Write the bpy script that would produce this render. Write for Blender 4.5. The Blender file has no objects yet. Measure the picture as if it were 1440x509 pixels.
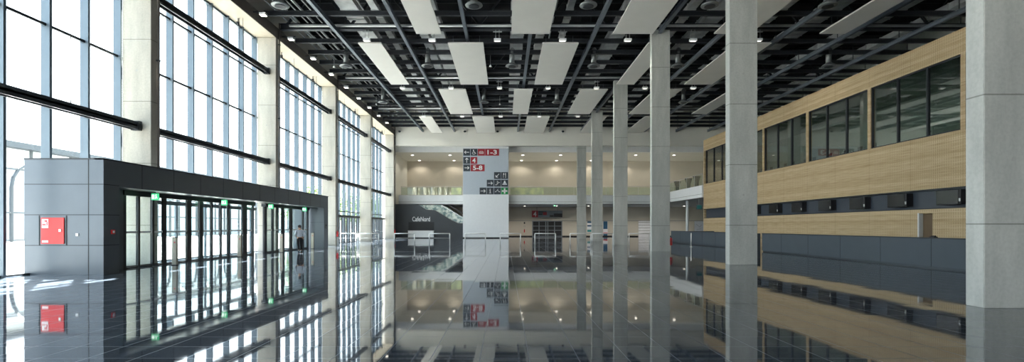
import bpy, bmesh, math, random
from mathutils import Vector, Matrix
random.seed(7)
SC = bpy.context.scene
COL = SC.collection
F = 712.8; VX = 711.0; VY = 318.3; CH = 1.7          # focal length in px, vanishing point, eye height
def px(x, Y): return (x - VX) * Y / F
def pz(y, Y): return CH + (VY - y) * Y / F

# ------------------------------------------------------------------ materials
def lin(c): return tuple(((v/255)/12.92 if v/255 <= .04045 else ((v/255+.055)/1.055)**2.4) for v in c) + (1,)
def new_mat(name):
    m = bpy.data.materials.new(name); m.use_nodes = True
    nt = m.node_tree; return m, nt, nt.nodes['Principled BSDF']
def N(nt, t, **kw):
    n = nt.nodes.new(t)
    for k, v in kw.items(): setattr(n, k, v)
    return n
def ramp2(nt, a, b, p0=.3, p1=.7):
    r = N(nt, 'ShaderNodeValToRGB'); e = r.color_ramp.elements
    e[0].position = p0; e[0].color = a; e[1].position = p1; e[1].color = b
    return r
def plain(name, rgb, rough=.5, metal=0, spec=.5, vary=.06, scale=3, bump=0, emit=0):
    m, nt, b = new_mat(name)
    c = lin(rgb)
    tc = N(nt, 'ShaderNodeTexCoord'); no = N(nt, 'ShaderNodeTexNoise'); no.inputs['Scale'].default_value = scale
    no.inputs['Detail'].default_value = 5
    nt.links.new(tc.outputs['Object'], no.inputs['Vector'])
    r = ramp2(nt, tuple(v*(1-vary) for v in c[:3])+(1,), tuple(min(1, v*(1+vary)) for v in c[:3])+(1,))
    nt.links.new(no.outputs['Fac'], r.inputs['Fac']); nt.links.new(r.outputs['Color'], b.inputs['Base Color'])
    b.inputs['Roughness'].default_value = rough; b.inputs['Metallic'].default_value = metal
    b.inputs['Specular IOR Level'].default_value = spec
    if bump:
        bp = N(nt, 'ShaderNodeBump'); bp.inputs['Strength'].default_value = bump; bp.inputs['Distance'].default_value = .01
        nt.links.new(no.outputs['Fac'], bp.inputs['Height']); nt.links.new(bp.outputs['Normal'], b.inputs['Normal'])
    if emit:
        b.inputs['Emission Color'].default_value = c; b.inputs['Emission Strength'].default_value = emit
    return m
def concrete(name, rgb, joints=True):
    m, nt, b = new_mat(name); L = nt.links; c = lin(rgb)
    tc = N(nt, 'ShaderNodeTexCoord'); geo = N(nt, 'ShaderNodeNewGeometry')
    n1 = N(nt, 'ShaderNodeTexNoise'); n1.inputs['Scale'].default_value = .7; n1.inputs['Detail'].default_value = 9; n1.inputs['Roughness'].default_value = .65
    n2 = N(nt, 'ShaderNodeTexNoise'); n2.inputs['Scale'].default_value = 14; n2.inputs['Detail'].default_value = 6
    mp = N(nt, 'ShaderNodeMapping'); mp.inputs['Scale'].default_value = (2.2, 2.2, .5)
    L.new(geo.outputs['Position'], mp.inputs['Vector']); L.new(mp.outputs[0], n1.inputs['Vector']); L.new(geo.outputs['Position'], n2.inputs['Vector'])
    r1 = ramp2(nt, tuple(v*.80 for v in c[:3])+(1,), tuple(min(1, v*1.10) for v in c[:3])+(1,), .3, .68)
    L.new(n1.outputs['Fac'], r1.inputs['Fac'])
    r2 = ramp2(nt, (.86, .86, .86, 1), (1, 1, 1, 1), .35, .6); L.new(n2.outputs['Fac'], r2.inputs['Fac'])
    mx = N(nt, 'ShaderNodeMix', data_type='RGBA', blend_type='MULTIPLY'); mx.inputs[0].default_value = .6
    L.new(r1.outputs[0], mx.inputs[6]); L.new(r2.outputs[0], mx.inputs[7]); out = mx.outputs[2]
    if joints:                                             # formwork lifts every 2.7 m
        sp = N(nt, 'ShaderNodeSeparateXYZ'); L.new(geo.outputs['Position'], sp.inputs[0])
        a = N(nt, 'ShaderNodeMath', operation='ADD'); a.inputs[1].default_value = .95+1.35; L.new(sp.outputs['Z'], a.inputs[0])
        mo = N(nt, 'ShaderNodeMath', operation='MODULO'); mo.inputs[1].default_value = 2.7; L.new(a.outputs[0], mo.inputs[0])
        s = N(nt, 'ShaderNodeMath', operation='SUBTRACT'); s.inputs[1].default_value = 1.35; L.new(mo.outputs[0], s.inputs[0])
        ab = N(nt, 'ShaderNodeMath', operation='ABSOLUTE'); L.new(s.outputs[0], ab.inputs[0])
        lt = N(nt, 'ShaderNodeMath', operation='LESS_THAN'); lt.inputs[1].default_value = .016; L.new(ab.outputs[0], lt.inputs[0])
        m2 = N(nt, 'ShaderNodeMix', data_type='RGBA', blend_type='MULTIPLY'); m2.inputs[7].default_value = (.55, .55, .53, 1)
        L.new(lt.outputs[0], m2.inputs[0]); L.new(out, m2.inputs[6]); out = m2.outputs[2]
    L.new(out, b.inputs['Base Color'])
    b.inputs['Roughness'].default_value = .75; b.inputs['Specular IOR Level'].default_value = .25
    bp = N(nt, 'ShaderNodeBump'); bp.inputs['Strength'].default_value = .25; bp.inputs['Distance'].default_value = .01
    L.new(n2.outputs['Fac'], bp.inputs['Height']); L.new(bp.outputs['Normal'], b.inputs['Normal'])
    return m
def glass(name, tint, f0=.05, gain=.9, rough=0.0):
    m = bpy.data.materials.new(name); m.use_nodes = True; nt = m.node_tree; nt.nodes.clear(); L = nt.links
    o = N(nt, 'ShaderNodeOutputMaterial'); mix = N(nt, 'ShaderNodeMixShader'); t = N(nt, 'ShaderNodeBsdfTransparent'); g = N(nt, 'ShaderNodeBsdfGlossy')
    t.inputs[0].default_value = tint; g.inputs['Roughness'].default_value = rough
    lw = N(nt, 'ShaderNodeLayerWeight'); lw.inputs[0].default_value = .5
    p = N(nt, 'ShaderNodeMath', operation='POWER'); p.inputs[1].default_value = 5; L.new(lw.outputs['Facing'], p.inputs[0])
    a = N(nt, 'ShaderNodeMath', operation='MULTIPLY_ADD'); a.inputs[1].default_value = gain-f0; a.inputs[2].default_value = f0
    L.new(p.outputs[0], a.inputs[0]); L.new(a.outputs[0], mix.inputs[0]); L.new(t.outputs[0], mix.inputs[1]); L.new(g.outputs[0], mix.inputs[2])
    L.new(mix.outputs[0], o.inputs[0]); return m
def floor_mat():
    m, nt, b = new_mat('polished_stone_tiles'); L = nt.links
    geo = N(nt, 'ShaderNodeNewGeometry'); sp = N(nt, 'ShaderNodeSeparateXYZ'); L.new(geo.outputs['Position'], sp.inputs[0])
    T = .633
    def cell(out, off):
        a = N(nt, 'ShaderNodeMath', operation='MULTIPLY_ADD'); a.inputs[1].default_value = 1/T; a.inputs[2].default_value = -off/T + 200
        L.new(out, a.inputs[0])
        f = N(nt, 'ShaderNodeMath', operation='FLOOR'); L.new(a.outputs[0], f.inputs[0])
        fr = N(nt, 'ShaderNodeMath', operation='FRACT'); L.new(a.outputs[0], fr.inputs[0])
        p = N(nt, 'ShaderNodeMath', operation='PINGPONG'); p.inputs[1].default_value = .5; L.new(fr.outputs[0], p.inputs[0])
        return f.outputs[0], p.outputs[0]
    cx, dx = cell(sp.outputs['X'], .303); cy, dy = cell(sp.outputs['Y'], 6.53)
    jx = N(nt, 'ShaderNodeMath', operation='LESS_THAN'); jx.inputs[1].default_value = .007; L.new(dx, jx.inputs[0])
    jy = N(nt, 'ShaderNodeMath', operation='LESS_THAN'); jy.inputs[1].default_value = .005; L.new(dy, jy.inputs[0])
    jm = N(nt, 'ShaderNodeMath', operation='MAXIMUM'); L.new(jx.outputs[0], jm.inputs[0]); L.new(jy.outputs[0], jm.inputs[1])
    cv = N(nt, 'ShaderNodeCombineXYZ'); L.new(cx, cv.inputs[0]); L.new(cy, cv.inputs[1])
    wn = N(nt, 'ShaderNodeTexWhiteNoise', noise_dimensions='2D'); L.new(cv.outputs[0], wn.inputs['Vector'])
    no = N(nt, 'ShaderNodeTexNoise'); no.inputs['Scale'].default_value = 60; no.inputs['Detail'].default_value = 8; L.new(geo.outputs['Position'], no.inputs['Vector'])
    r = ramp2(nt, lin((58, 66, 76)), lin((78, 86, 96)), 0, 1); L.new(wn.outputs['Value'], r.inputs['Fac'])
    r2 = ramp2(nt, (.6, .6, .6, 1), (1.25, 1.25, 1.25, 1), .38, .66); L.new(no.outputs['Fac'], r2.inputs['Fac'])
    mx = N(nt, 'ShaderNodeMix', data_type='RGBA', blend_type='MULTIPLY'); mx.inputs[0].default_value = 1
    L.new(r.outputs[0], mx.inputs[6]); L.new(r2.outputs[0], mx.inputs[7])
    mj = N(nt, 'ShaderNodeMix', data_type='RGBA'); mj.inputs[7].default_value = lin((120, 126, 132))
    L.new(jm.outputs[0], mj.inputs[0]); L.new(mx.outputs[2], mj.inputs[6]); L.new(mj.outputs[2], b.inputs['Base Color'])
    rr = N(nt, 'ShaderNodeMath', operation='MULTIPLY_ADD'); rr.inputs[1].default_value = .35; rr.inputs[2].default_value = .035
    L.new(jm.outputs[0], rr.inputs[0]); L.new(rr.outputs[0], b.inputs['Roughness'])
    b.inputs['IOR'].default_value = 1.72
    # every slab lies a hair out of level
    s1 = N(nt, 'ShaderNodeVectorMath', operation='SUBTRACT'); s1.inputs[1].default_value = (.5, .5, .5); L.new(wn.outputs['Color'], s1.inputs[0])
    s2 = N(nt, 'ShaderNodeVectorMath', operation='MULTIPLY'); s2.inputs[1].default_value = (.0030, .0030, 0); L.new(s1.outputs[0], s2.inputs[0])
    s3 = N(nt, 'ShaderNodeVectorMath', operation='ADD'); s3.inputs[1].default_value = (0, 0, 1); L.new(s2.outputs[0], s3.inputs[0])
    s4 = N(nt, 'ShaderNodeVectorMath', operation='NORMALIZE'); L.new(s3.outputs[0], s4.inputs[0]); L.new(s4.outputs[0], b.inputs['Normal'])
    return m
def timber_mat():
    m, nt, b = new_mat('slotted_timber'); L = nt.links
    geo = N(nt, 'ShaderNodeNewGeometry'); sp = N(nt, 'ShaderNodeSeparateXYZ'); L.new(geo.outputs['Position'], sp.inputs[0])
    along = N(nt, 'ShaderNodeMath', operation='ADD'); L.new(sp.outputs['X'], along.inputs[0]); L.new(sp.outputs['Y'], along.inputs[1])
    def frac(out, per, off=0):
        a = N(nt, 'ShaderNodeMath', operation='MULTIPLY_ADD'); a.inputs[1].default_value = 1/per; a.inputs[2].default_value = off; L.new(out, a.inputs[0])
        f = N(nt, 'ShaderNodeMath', operation='FRACT'); L.new(a.outputs[0], f.inputs[0]); return a.outputs[0], f.outputs[0]
    az, fz = frac(sp.outputs['Z'], .16); ay, fy = frac(along.outputs[0], .13); _, fp = frac(along.outputs[0], 3.13, .25)
    fl = N(nt, 'ShaderNodeMath', operation='FLOOR'); L.new(az, fl.inputs[0])
    wn = N(nt, 'ShaderNodeTexWhiteNoise', noise_dimensions='1D'); L.new(fl.outputs[0], wn.inputs['W'])
    no = N(nt, 'ShaderNodeTexNoise'); mp = N(nt, 'ShaderNodeMapping'); mp.inputs['Scale'].default_value = (.6, .6, 14); no.inputs['Scale'].default_value = 1.6; no.inputs['Detail'].default_value = 7
    L.new(geo.outputs['Position'], mp.inputs[0]); L.new(mp.outputs[0], no.inputs['Vector'])
    av = N(nt, 'ShaderNodeMath', operation='MULTIPLY_ADD'); av.inputs[1].default_value = .35; L.new(wn.outputs['Value'], av.inputs[0]); L.new(no.outputs['Fac'], av.inputs[2])
    r = ramp2(nt, lin((170, 146, 108)), lin((204, 184, 148)), .35, .95); L.new(av.outputs[0], r.inputs['Fac'])
    sl = N(nt, 'ShaderNodeMath', operation='LESS_THAN'); sl.inputs[1].default_value = .26; L.new(fy, sl.inputs[0])
    sz = N(nt, 'ShaderNodeMath', operation='GREATER_THAN'); sz.inputs[1].default_value = .22; L.new(fz, sz.inputs[0])
    mu = N(nt, 'ShaderNodeMath', operation='MULTIPLY'); L.new(sl.outputs[0], mu.inputs[0]); L.new(sz.outputs[0], mu.inputs[1])
    jp = N(nt, 'ShaderNodeMath', operation='LESS_THAN'); jp.inputs[1].default_value = .008; L.new(fp, jp.inputs[0])
    ms = N(nt, 'ShaderNodeMath', operation='MAXIMUM'); L.new(mu.outputs[0], ms.inputs[0]); L.new(jp.outputs[0], ms.inputs[1])
    mx = N(nt, 'ShaderNodeMix', data_type='RGBA', blend_type='MULTIPLY'); mx.inputs[7].default_value = (.74, .70, .64, 1)
    L.new(ms.outputs[0], mx.inputs[0]); L.new(r.outputs[0], mx.inputs[6]); L.new(mx.outputs[2], b.inputs['Base Color'])
    b.inputs['Roughness'].default_value = .6; b.inputs['Specular IOR Level'].default_value = .3
    return m
M = dict(
    concrete_warm=concrete('warm_concrete', (190, 186, 174)),
    concrete=concrete('grey_concrete', (184, 186, 180)),
    beam=plain('beige_plaster', (204, 195, 176), .8, vary=.04),
    beam_face=plain('brown_grey_edge', (96, 90, 84), .7),
    white_wall=plain('white_plaster', (226, 224, 214), .8, vary=.02, scale=.6),
    beige_wall=plain('beige_wall', (206, 198, 182), .7, vary=.03, scale=.5),
    white_metal=plain('white_fascia', (240, 242, 242), .5, vary=.02),
    sign_field=plain('pale_blue_grey', (186, 196, 206), .6, vary=.02),
    pillar=plain('pillar_white', (238, 241, 243), .55, vary=.02),
    black=plain('black_skirting', (24, 24, 26), .5),
    dark_panel=plain('anthracite_panel', (86, 94, 102), .35, metal=.35, vary=.04, scale=1.2),
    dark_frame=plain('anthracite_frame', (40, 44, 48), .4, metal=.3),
    joint=plain('panel_joint', (22, 24, 27), .7),
    alu=plain('mullion_aluminium', (92, 106, 116), .42, metal=.35, vary=.03),
    bar=plain('maintenance_bar', (66, 72, 78), .4, metal=.5),
    steel=plain('brushed_steel', (214, 216, 214), .35, metal=.3, vary=.05, scale=12),
    roof=plain('dark_roof_deck', (22, 24, 27), .9),
    roof_steel=plain('dark_roof_steel', (44, 48, 53), .5, metal=.2),
    chord=plain('grey_steel_chord', (112, 120, 128), .45, metal=.3),
    duct=plain('galvanised_duct', (205, 208, 206), .5, metal=.3, vary=.18, scale=1.6),
    pipe=plain('pale_conduit', (170, 174, 174), .4, metal=.4),
    panel=plain('acoustic_panel', (222, 221, 214), .7, vary=.025, scale=.8),
    panel_edge=plain('panel_edge', (170, 170, 165), .6),
    red=plain('signal_red', (206, 40, 42), .4, vary=.03),
    sign_red=plain('sign_red', (158, 32, 44), .5, vary=.02),
    sign_dark=plain('sign_dark', (50, 58, 66), .5, vary=.02),
    sign_white=plain('sign_white', (238, 240, 240), .5, vary=.01),
    sign_green=plain('sign_green', (20, 140, 72), .5, vary=.02),
    exit_green=plain('exit_sign_green', (60, 180, 120), .4, vary=.02, emit=.6),
    exit_white=plain('exit_sign_white', (235, 245, 238), .4, vary=.02, emit=1.0),
    cafe=plain('cafe_anthracite', (62, 66, 70), .6, vary=.05, scale=1),
    recess=plain('cafe_recess', (36, 38, 41), .7),
    desk=plain('desk_anthracite', (66, 76, 84), .5, vary=.04, scale=1.5),
    band=plain('band_anthracite', (56, 64, 74), .45, vary=.05),
    screen=plain('screen_black', (14, 15, 17), .22),
    timber=timber_mat(), floor=floor_mat(),
    lamp=plain('lamp_glow', (255, 246, 230), .4, emit=4),
    lamp_soft=plain('lamp_soft_glow', (255, 250, 240), .4, emit=.8),
    paving=plain('outdoor_paving', (112, 111, 109), .9, vary=.05, scale=.4),
    facade_out=plain('outdoor_white_building', (190, 197, 202), .7, vary=.05),
    frame_out=plain('outdoor_grey_frame', (120, 128, 134), .6), frame_dark=plain('outdoor_dark_frame', (62, 70, 76), .6), outlet=plain('air_outlet_metal', (128, 132, 132), .45, metal=.5),
    bark=plain('bark', (92, 80, 66), .9, vary=.2), leaf=plain('leaf', (96, 124, 66), .7, vary=.35, scale=1.2),
    skin=plain('skin', (196, 150, 124), .5, vary=.03), hair=plain('hair', (38, 30, 26), .6), shirt=plain('shirt', (196, 206, 218), .8, vary=.05, scale=8),
    trousers=plain('trousers', (28, 29, 33), .85), shoe=plain('shoe', (20, 19, 19), .4),
    planter=plain('planter_grey', (64, 66, 62), .6), poster_blue=plain('poster_blue', (40, 88, 122), .5, vary=.25, scale=2),
    poster_teal=plain('poster_teal', (60, 140, 140), .5, vary=.1), poster_white=plain('poster_white', (236, 236, 238), .5, vary=.04),
    door_glass=glass('door_glass', (.90, .95, .95, 1), .05, .9), glass=glass('facade_glass', (.95, .975, .975, 1), .03, .8),
    hall_glass=glass('hall_glass', (.72, .78, .75, 1), .17, .95), back_glass=glass('back_door_glass', (.5, .55, .56, 1), .06, .9),
    rail_glass=glass('balustrade_glass', (.86, .93, .89, 1), .06, .9),
    post_steel=plain('satin_post_steel', (168, 164, 152), .4, metal=.4),
    timber_dark=plain('shaded_door_timber', (104, 86, 62), .6),
    room=plain('room_wall', (190, 196, 188), .8), room_dark=plain('room_dark', (70, 74, 74), .8),
)
def reflection_mat():  # mottled yellow-green painted in place of greenery reflected in the rail glass
    m, nt, b = new_mat('painted_green_reflection'); L = nt.links
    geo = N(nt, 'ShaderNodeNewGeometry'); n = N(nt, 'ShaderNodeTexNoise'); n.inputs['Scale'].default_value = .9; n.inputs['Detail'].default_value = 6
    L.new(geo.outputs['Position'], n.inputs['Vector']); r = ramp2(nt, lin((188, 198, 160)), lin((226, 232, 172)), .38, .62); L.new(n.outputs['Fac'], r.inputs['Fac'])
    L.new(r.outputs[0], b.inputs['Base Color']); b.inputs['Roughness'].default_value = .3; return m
M['reflection'] = reflection_mat()
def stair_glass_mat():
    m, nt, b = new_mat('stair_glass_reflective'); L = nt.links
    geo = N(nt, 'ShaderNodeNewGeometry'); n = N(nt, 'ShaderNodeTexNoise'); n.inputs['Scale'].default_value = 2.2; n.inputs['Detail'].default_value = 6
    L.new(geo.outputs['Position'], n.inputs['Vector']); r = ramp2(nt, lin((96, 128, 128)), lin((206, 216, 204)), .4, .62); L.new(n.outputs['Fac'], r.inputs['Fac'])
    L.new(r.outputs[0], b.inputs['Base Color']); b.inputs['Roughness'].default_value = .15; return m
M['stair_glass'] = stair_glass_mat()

# ------------------------------------------------------------------ geometry helpers
class MB:
    def __init__(s): s.bm = bmesh.new()
    def box(s, x0, x1, y0, y1, z0, z1, mat=None):
        v = [s.bm.verts.new((x, y, z)) for x in (x0, x1) for y in (y0, y1) for z in (z0, z1)]
        for f in ((0,1,3,2), (4,6,7,5), (0,4,5,1), (2,3,7,6), (0,2,6,4), (1,5,7,3)):
            q = s.bm.faces.new([v[i] for i in f])
        return s
    def prism(s, pts, axis, a0, a1):
        """pts 2-D polygon in the plane normal to axis ('x': (y,z), 'y': (x,z), 'z': (x,y))"""
        def P(p, a):
            return (a, p[0], p[1]) if axis == 'x' else (p[0], a, p[1]) if axis == 'y' else (p[0], p[1], a)
        A = [s.bm.verts.new(P(p, a0)) for p in pts]; B = [s.bm.verts.new(P(p, a1)) for p in pts]
        s.bm.faces.new(A); s.bm.faces.new(B[::-1]); n = len(pts)
        for i in range(n): s.bm.faces.new((A[i], B[i], B[(i+1) % n], A[(i+1) % n]))
        return s
    def tube(s, p0, p1, r0, r1=None, n=12, cap=True):
        r1 = r0 if r1 is None else r1; p0 = Vector(p0); p1 = Vector(p1); d = (p1-p0).normalized()
        u = d.orthogonal().normalized(); w = d.cross(u); A = []; B = []
        for i in range(n):
            a = 2*math.pi*i/n; k = u*math.cos(a)+w*math.sin(a)
            A.append(s.bm.verts.new(p0+k*r0)); B.append(s.bm.verts.new(p1+k*r1))
        for i in range(n): s.bm.faces.new((A[i], A[(i+1) % n], B[(i+1) % n], B[i]))
        if cap: s.bm.faces.new(A[::-1]); s.bm.faces.new(B)
        return s
    def beam(s, p0, p1, w, h):
        """square bar between two points"""
        p0 = Vector(p0); p1 = Vector(p1); d = (p1-p0).normalized()
        up = Vector((0, 0, 1)) if abs(d.z) < .9 else Vector((0, 1, 0))
        u = d.cross(up).normalized()*w/2; k = u.cross(d).normalized()*h/2
        A = [s.bm.verts.new(p0+a*u+b*k) for a, b in ((-1,-1), (1,-1), (1,1), (-1,1))]; B = [s.bm.verts.new(p1+a*u+b*k) for a, b in ((-1,-1), (1,-1), (1,1), (-1,1))]
        s.bm.faces.new(A[::-1]); s.bm.faces.new(B)
        for i in range(4): s.bm.faces.new((A[i], A[(i+1) % 4], B[(i+1) % 4], B[i]))
        return s
    def stroke(s, a, b, y, wd, th=.012):
        """flat drawn line in the x-z plane, at depth y"""
        a = Vector(a); b = Vector(b); d = (b-a).normalized(); n = Vector((-d.y, d.x))*wd/2; e = d*wd*.25
        P = [a-e+n, a-e-n, b+e-n, b+e+n]
        return s.prism([(p.x, p.y) for p in P], 'y', y-th/2, y+th/2)
    def lathe(s, prof, c=(0, 0, 0), n=20):
        rings = [[s.bm.verts.new((c[0]+r*math.cos(2*math.pi*i/n), c[1]+r*math.sin(2*math.pi*i/n), c[2]+z)) for i in range(n)] for r, z in prof]
        for a, b in zip(rings, rings[1:]):
            for i in range(n): s.bm.faces.new((a[i], a[(i+1) % n], b[(i+1) % n], b[i]))
        s.bm.faces.new(rings[0][::-1]); s.bm.faces.new(rings[-1]); return s
    def sphere(s, c, r, sc=(1, 1, 1)):
        g = bmesh.ops.create_uvsphere(s.bm, u_segments=14, v_segments=10, radius=r)
        for v in g['verts']: v.co = Vector((v.co.x*sc[0]+c[0], v.co.y*sc[1]+c[1], v.co.z*sc[2]+c[2]))
        return s
    def build(s, name, mat, parent=None, bevel=0, smooth=False):
        bmesh.ops.recalc_face_normals(s.bm, faces=s.bm.faces[:])
        if bevel: bmesh.ops.bevel(s.bm, geom=s.bm.edges[:], offset=bevel, segments=2, affect='EDGES', clamp_overlap=True)
        off = Vector((0, 0, 0))
        me = bpy.data.meshes.new(name)
        if parent is not None:
            off = wloc(parent); bmesh.ops.translate(s.bm, verts=s.bm.verts[:], vec=-off)
        s.bm.to_mesh(me); s.bm.free()
        if smooth:
            for p in me.polygons: p.use_smooth = True
        me.materials.append(M[mat] if isinstance(mat, str) else mat)
        o = bpy.data.objects.new(name, me); COL.objects.link(o)
        if parent is not None: o.parent = parent
        return o
def wloc(o):
    v = Vector((0, 0, 0))
    while o is not None: v += o.location; o = o.parent
    return v
def tag(o, label=None, cat=None, group=None, kind=None):
    if label: o['label'] = label
    if cat: o['category'] = cat
    if group: o['group'] = group
    if kind: o['kind'] = kind
    return o
def thing(name, label, cat, loc=(0, 0, 0), group=None, kind=None):
    o = bpy.data.objects.new(name, None); o.empty_display_size = .1; COL.objects.link(o); o.location = loc
    return tag(o, label, cat, group, kind)
def struct(name, mb, mat, label, **kw):
    o = mb.build(name, mat, **kw); return tag(o, label, 'building part', kind='structure')
def dup(o, loc, label=None, group=None, parent=None):
    r = o.copy(); COL.objects.link(r); r.location = loc
    if parent is not None: r.parent = parent
    if label: r['label'] = label
    if group: r['group'] = group
    for ch in list(o.children):
        dup_child(ch, r)
    return r
def dup_child(ch, r):
    c = ch.copy(); COL.objects.link(c); c.parent = r
    for g in ch.children: dup_child(g, c)
def text_mesh(txt, size, depth=.01, bold=.0):
    cu = bpy.data.curves.new('lettering', 'FONT'); cu.body = txt; cu.size = size; cu.extrude = depth/2; cu.offset = bold
    cu.align_x = 'CENTER'; cu.align_y = 'CENTER'; cu.resolution_u = 4
    o = bpy.data.objects.new('lettering', cu); COL.objects.link(o)
    dg = bpy.context.evaluated_depsgraph_get(); me = bpy.data.meshes.new_from_object(o.evaluated_get(dg))
    bpy.data.objects.remove(o); bpy.data.curves.remove(cu)
    return me
def letters(name, txt, size, loc, mat, parent, fitw=None, fith=None, bold=.0, depth=.02):
    """upright lettering facing the camera (towards -Y), centred on loc (world)"""
    me = text_mesh(txt, size, depth, bold)
    xs = [v.co.x for v in me.vertices]; ys = [v.co.y for v in me.vertices]
    cx, cy = (min(xs)+max(xs))/2, (min(ys)+max(ys))/2; sx = fitw/(max(xs)-min(xs)) if fitw else 1; sy = fith/(max(ys)-min(ys)) if fith else (sx if fitw else 1)
    for v in me.vertices: v.co = Vector(((v.co.x-cx)*sx, -v.co.z, (v.co.y-cy)*sy))
    me.materials.clear(); me.materials.append(M[mat])
    o = bpy.data.objects.new(name, me); COL.objects.link(o); o.location = Vector(loc)
    if parent is not None: o.parent = parent; o.location = Vector(loc)-wloc(parent)
    return o
ORD = ['nearest', 'second nearest', 'third nearest', 'fourth nearest', 'fifth nearest', 'sixth nearest', 'seventh nearest', 'eighth nearest', 'ninth nearest', 'tenth nearest', 'eleventh nearest', 'twelfth nearest', 'thirteenth nearest', 'fourteenth nearest']
NTH = ['first', 'second', 'third', 'fourth', 'fifth', 'sixth', 'seventh', 'eighth', 'ninth', 'tenth', 'eleventh', 'twelfth', 'thirteenth', 'fourteenth', 'fifteenth', 'sixteenth', 'seventeenth', 'eighteenth', 'nineteenth', 'twentieth', 'twenty-first', 'twenty-second', 'twenty-third', 'twenty-fourth', 'twenty-fifth', 'twenty-sixth']

# ------------------------------------------------------------------ camera, world, sun
cam = bpy.data.cameras.new('camera'); co = bpy.data.objects.new('camera', cam); COL.objects.link(co); SC.camera = co
co.location = (0, 0, CH); co.rotation_euler = (math.pi/2, 0, 0)
cam.sensor_fit = 'HORIZONTAL'; cam.sensor_width = 36; cam.lens = F/1440*36
cam.shift_x = (720-VX)/1440; cam.shift_y = (VY-254.5)/1440; cam.clip_end = 1000; cam.clip_start = .05
w = bpy.data.worlds.new('sky'); SC.world = w; w.use_nodes = True; nt = w.node_tree
bg = nt.nodes['Background']; tc = N(nt, 'ShaderNodeTexCoord'); sp = N(nt, 'ShaderNodeSeparateXYZ'); nt.links.new(tc.outputs['Generated'], sp.inputs[0])
r = ramp2(nt, (.93, .97, 1.0, 1), (.62, .80, 1.0, 1), 0, .9); nt.links.new(sp.outputs['Z'], r.inputs['Fac']); nt.links.new(r.outputs[0], bg.inputs[0])
bg.inputs[1].default_value = 2.8
sun = bpy.data.lights.new('sun', 'SUN'); so = bpy.data.objects.new('sun', sun); COL.objects.link(so)
sd = Vector((.33, -.42, -1)).normalized(); so.rotation_euler = sd.to_track_quat('-Z', 'Y').to_euler(); sun.energy = 80; sun.angle = .009; sun.color = (1, .96, .9)
SC.view_settings.view_transform = 'Standard'; SC.view_settings.look = 'None'; SC.view_settings.gamma = 1; SC.view_settings.use_curve_mapping = False
SC.view_settings.exposure = 1.12
cy = SC.cycles; cy.max_bounces = 8; cy.diffuse_bounces = 4; cy.glossy_bounces = 5; cy.transparent_max_bounces = 24; cy.transmission_bounces = 4
cy.caustics_reflective = False; cy.caustics_refractive = False; cy.sample_clamp_indirect = 8

# ------------------------------------------------------------------ the shell
Y0, YB = -14.0, 70.5
XF = -17.0                                                  # inner plane of the glazed wall
struct('floor', MB().box(XF-.3, 34, Y0, 88, -.3, 0), 'floor', 'dark polished stone tile floor of the hall')
struct('ceiling', MB().box(-17.6, 34, Y0, 88, 18.6, 18.9), 'roof', 'dark roof deck high above the hall')
t = struct('trim_1', MB().box(XF-.25, -15.47, Y0, YB, 14.42, 15.1), 'beam', 'long beige beam running above the window wall')
MB().box(-15.47, -15.42, Y0, YB, 14.40, 15.12).build('edge_plate', 'beam_face', t)
struct('wall_left', MB().box(XF-.3, XF-.02, Y0, 88, 15.1, 18.6).box(XF-.3, XF+.3, 70.6, 88, 0, 14.42), 'white_wall', 'solid wall above and beyond the left windows')
struct('wall_right', MB().box(33.7, 34, Y0, 88, 0, 18.6), 'room', 'far right wall of the hall')
wb = struct('wall_back', MB().box(-17.0, 33.7, YB, YB+.5, 12.92, 18.6), 'white_wall', 'white bulkhead wall across the end of the hall')
MB().box(-16.7, 33.7, 75.2, 75.6, 12.72, 13.7).build('recessed_beam', 'white_metal', wb)
struct('ceiling.001', MB().box(-16.7, 33.7, 75.6, 86.4, 12.74, 12.95), 'white_wall', 'gallery ceiling with downlights')
struct('wall_gallery', MB().box(-16.9, 33.7, 86.1, 86.4, 0, 18.6), 'beige_wall', 'beige back wall of the upper gallery')
struct('wall_light_block', MB().box(6, 33.7, Y0-.3, Y0, 0, 18.6).box(-17, 6, Y0-.3, Y0, 9, 18.6), 'room', 'unseen end wall added behind the viewpoint to hold back sky light')  # added out of view, its extent shaped to limit sky light from behind
lw_ = struct('wall_back.001', MB().box(-16.7, 33.7, 84.2, 84.5, 0, 4.9), 'beige_wall', 'beige lower back wall under the gallery')
MB().box(-6, 33.6, 84.14, 84.2, 2.60, 2.66).build('wall_joint', 'frame_out', lw_)
struct('baseboard_back', MB().box(-6, px(749, 84.2)-.02, 84.1, 84.2, 0, .16).box(px(790, 84.2)+.02, 33.6, 84.1, 84.2, 0, .16), 'black', 'black skirting along the lower back wall')
sl = struct('floor_gallery', MB().box(-15.7, 33.7, 74.4, 86.1, 4.93, 6.28), 'white_metal', 'white edged gallery floor slab')
MB().box(-15.7, 21.85, 74.34, 74.4, 5.28, 5.32).build('fascia_groove', 'panel_edge', sl)
MB().box(-15.7, 21.85, 74.36, 74.4, 4.90, 4.97).build('lower_edge', 'dark_frame', sl)
wk = struct('floor_walkway', MB().box(21.8, 33.6, 56.3, 74.4, 4.93, 6.28), 'white_metal', 'white walkway slab joining gallery and timber volume')
MB().box(21.76, 21.8, 56.3, 74.4, 5.28, 5.32).build('fascia_groove', 'panel_edge', wk)

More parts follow.
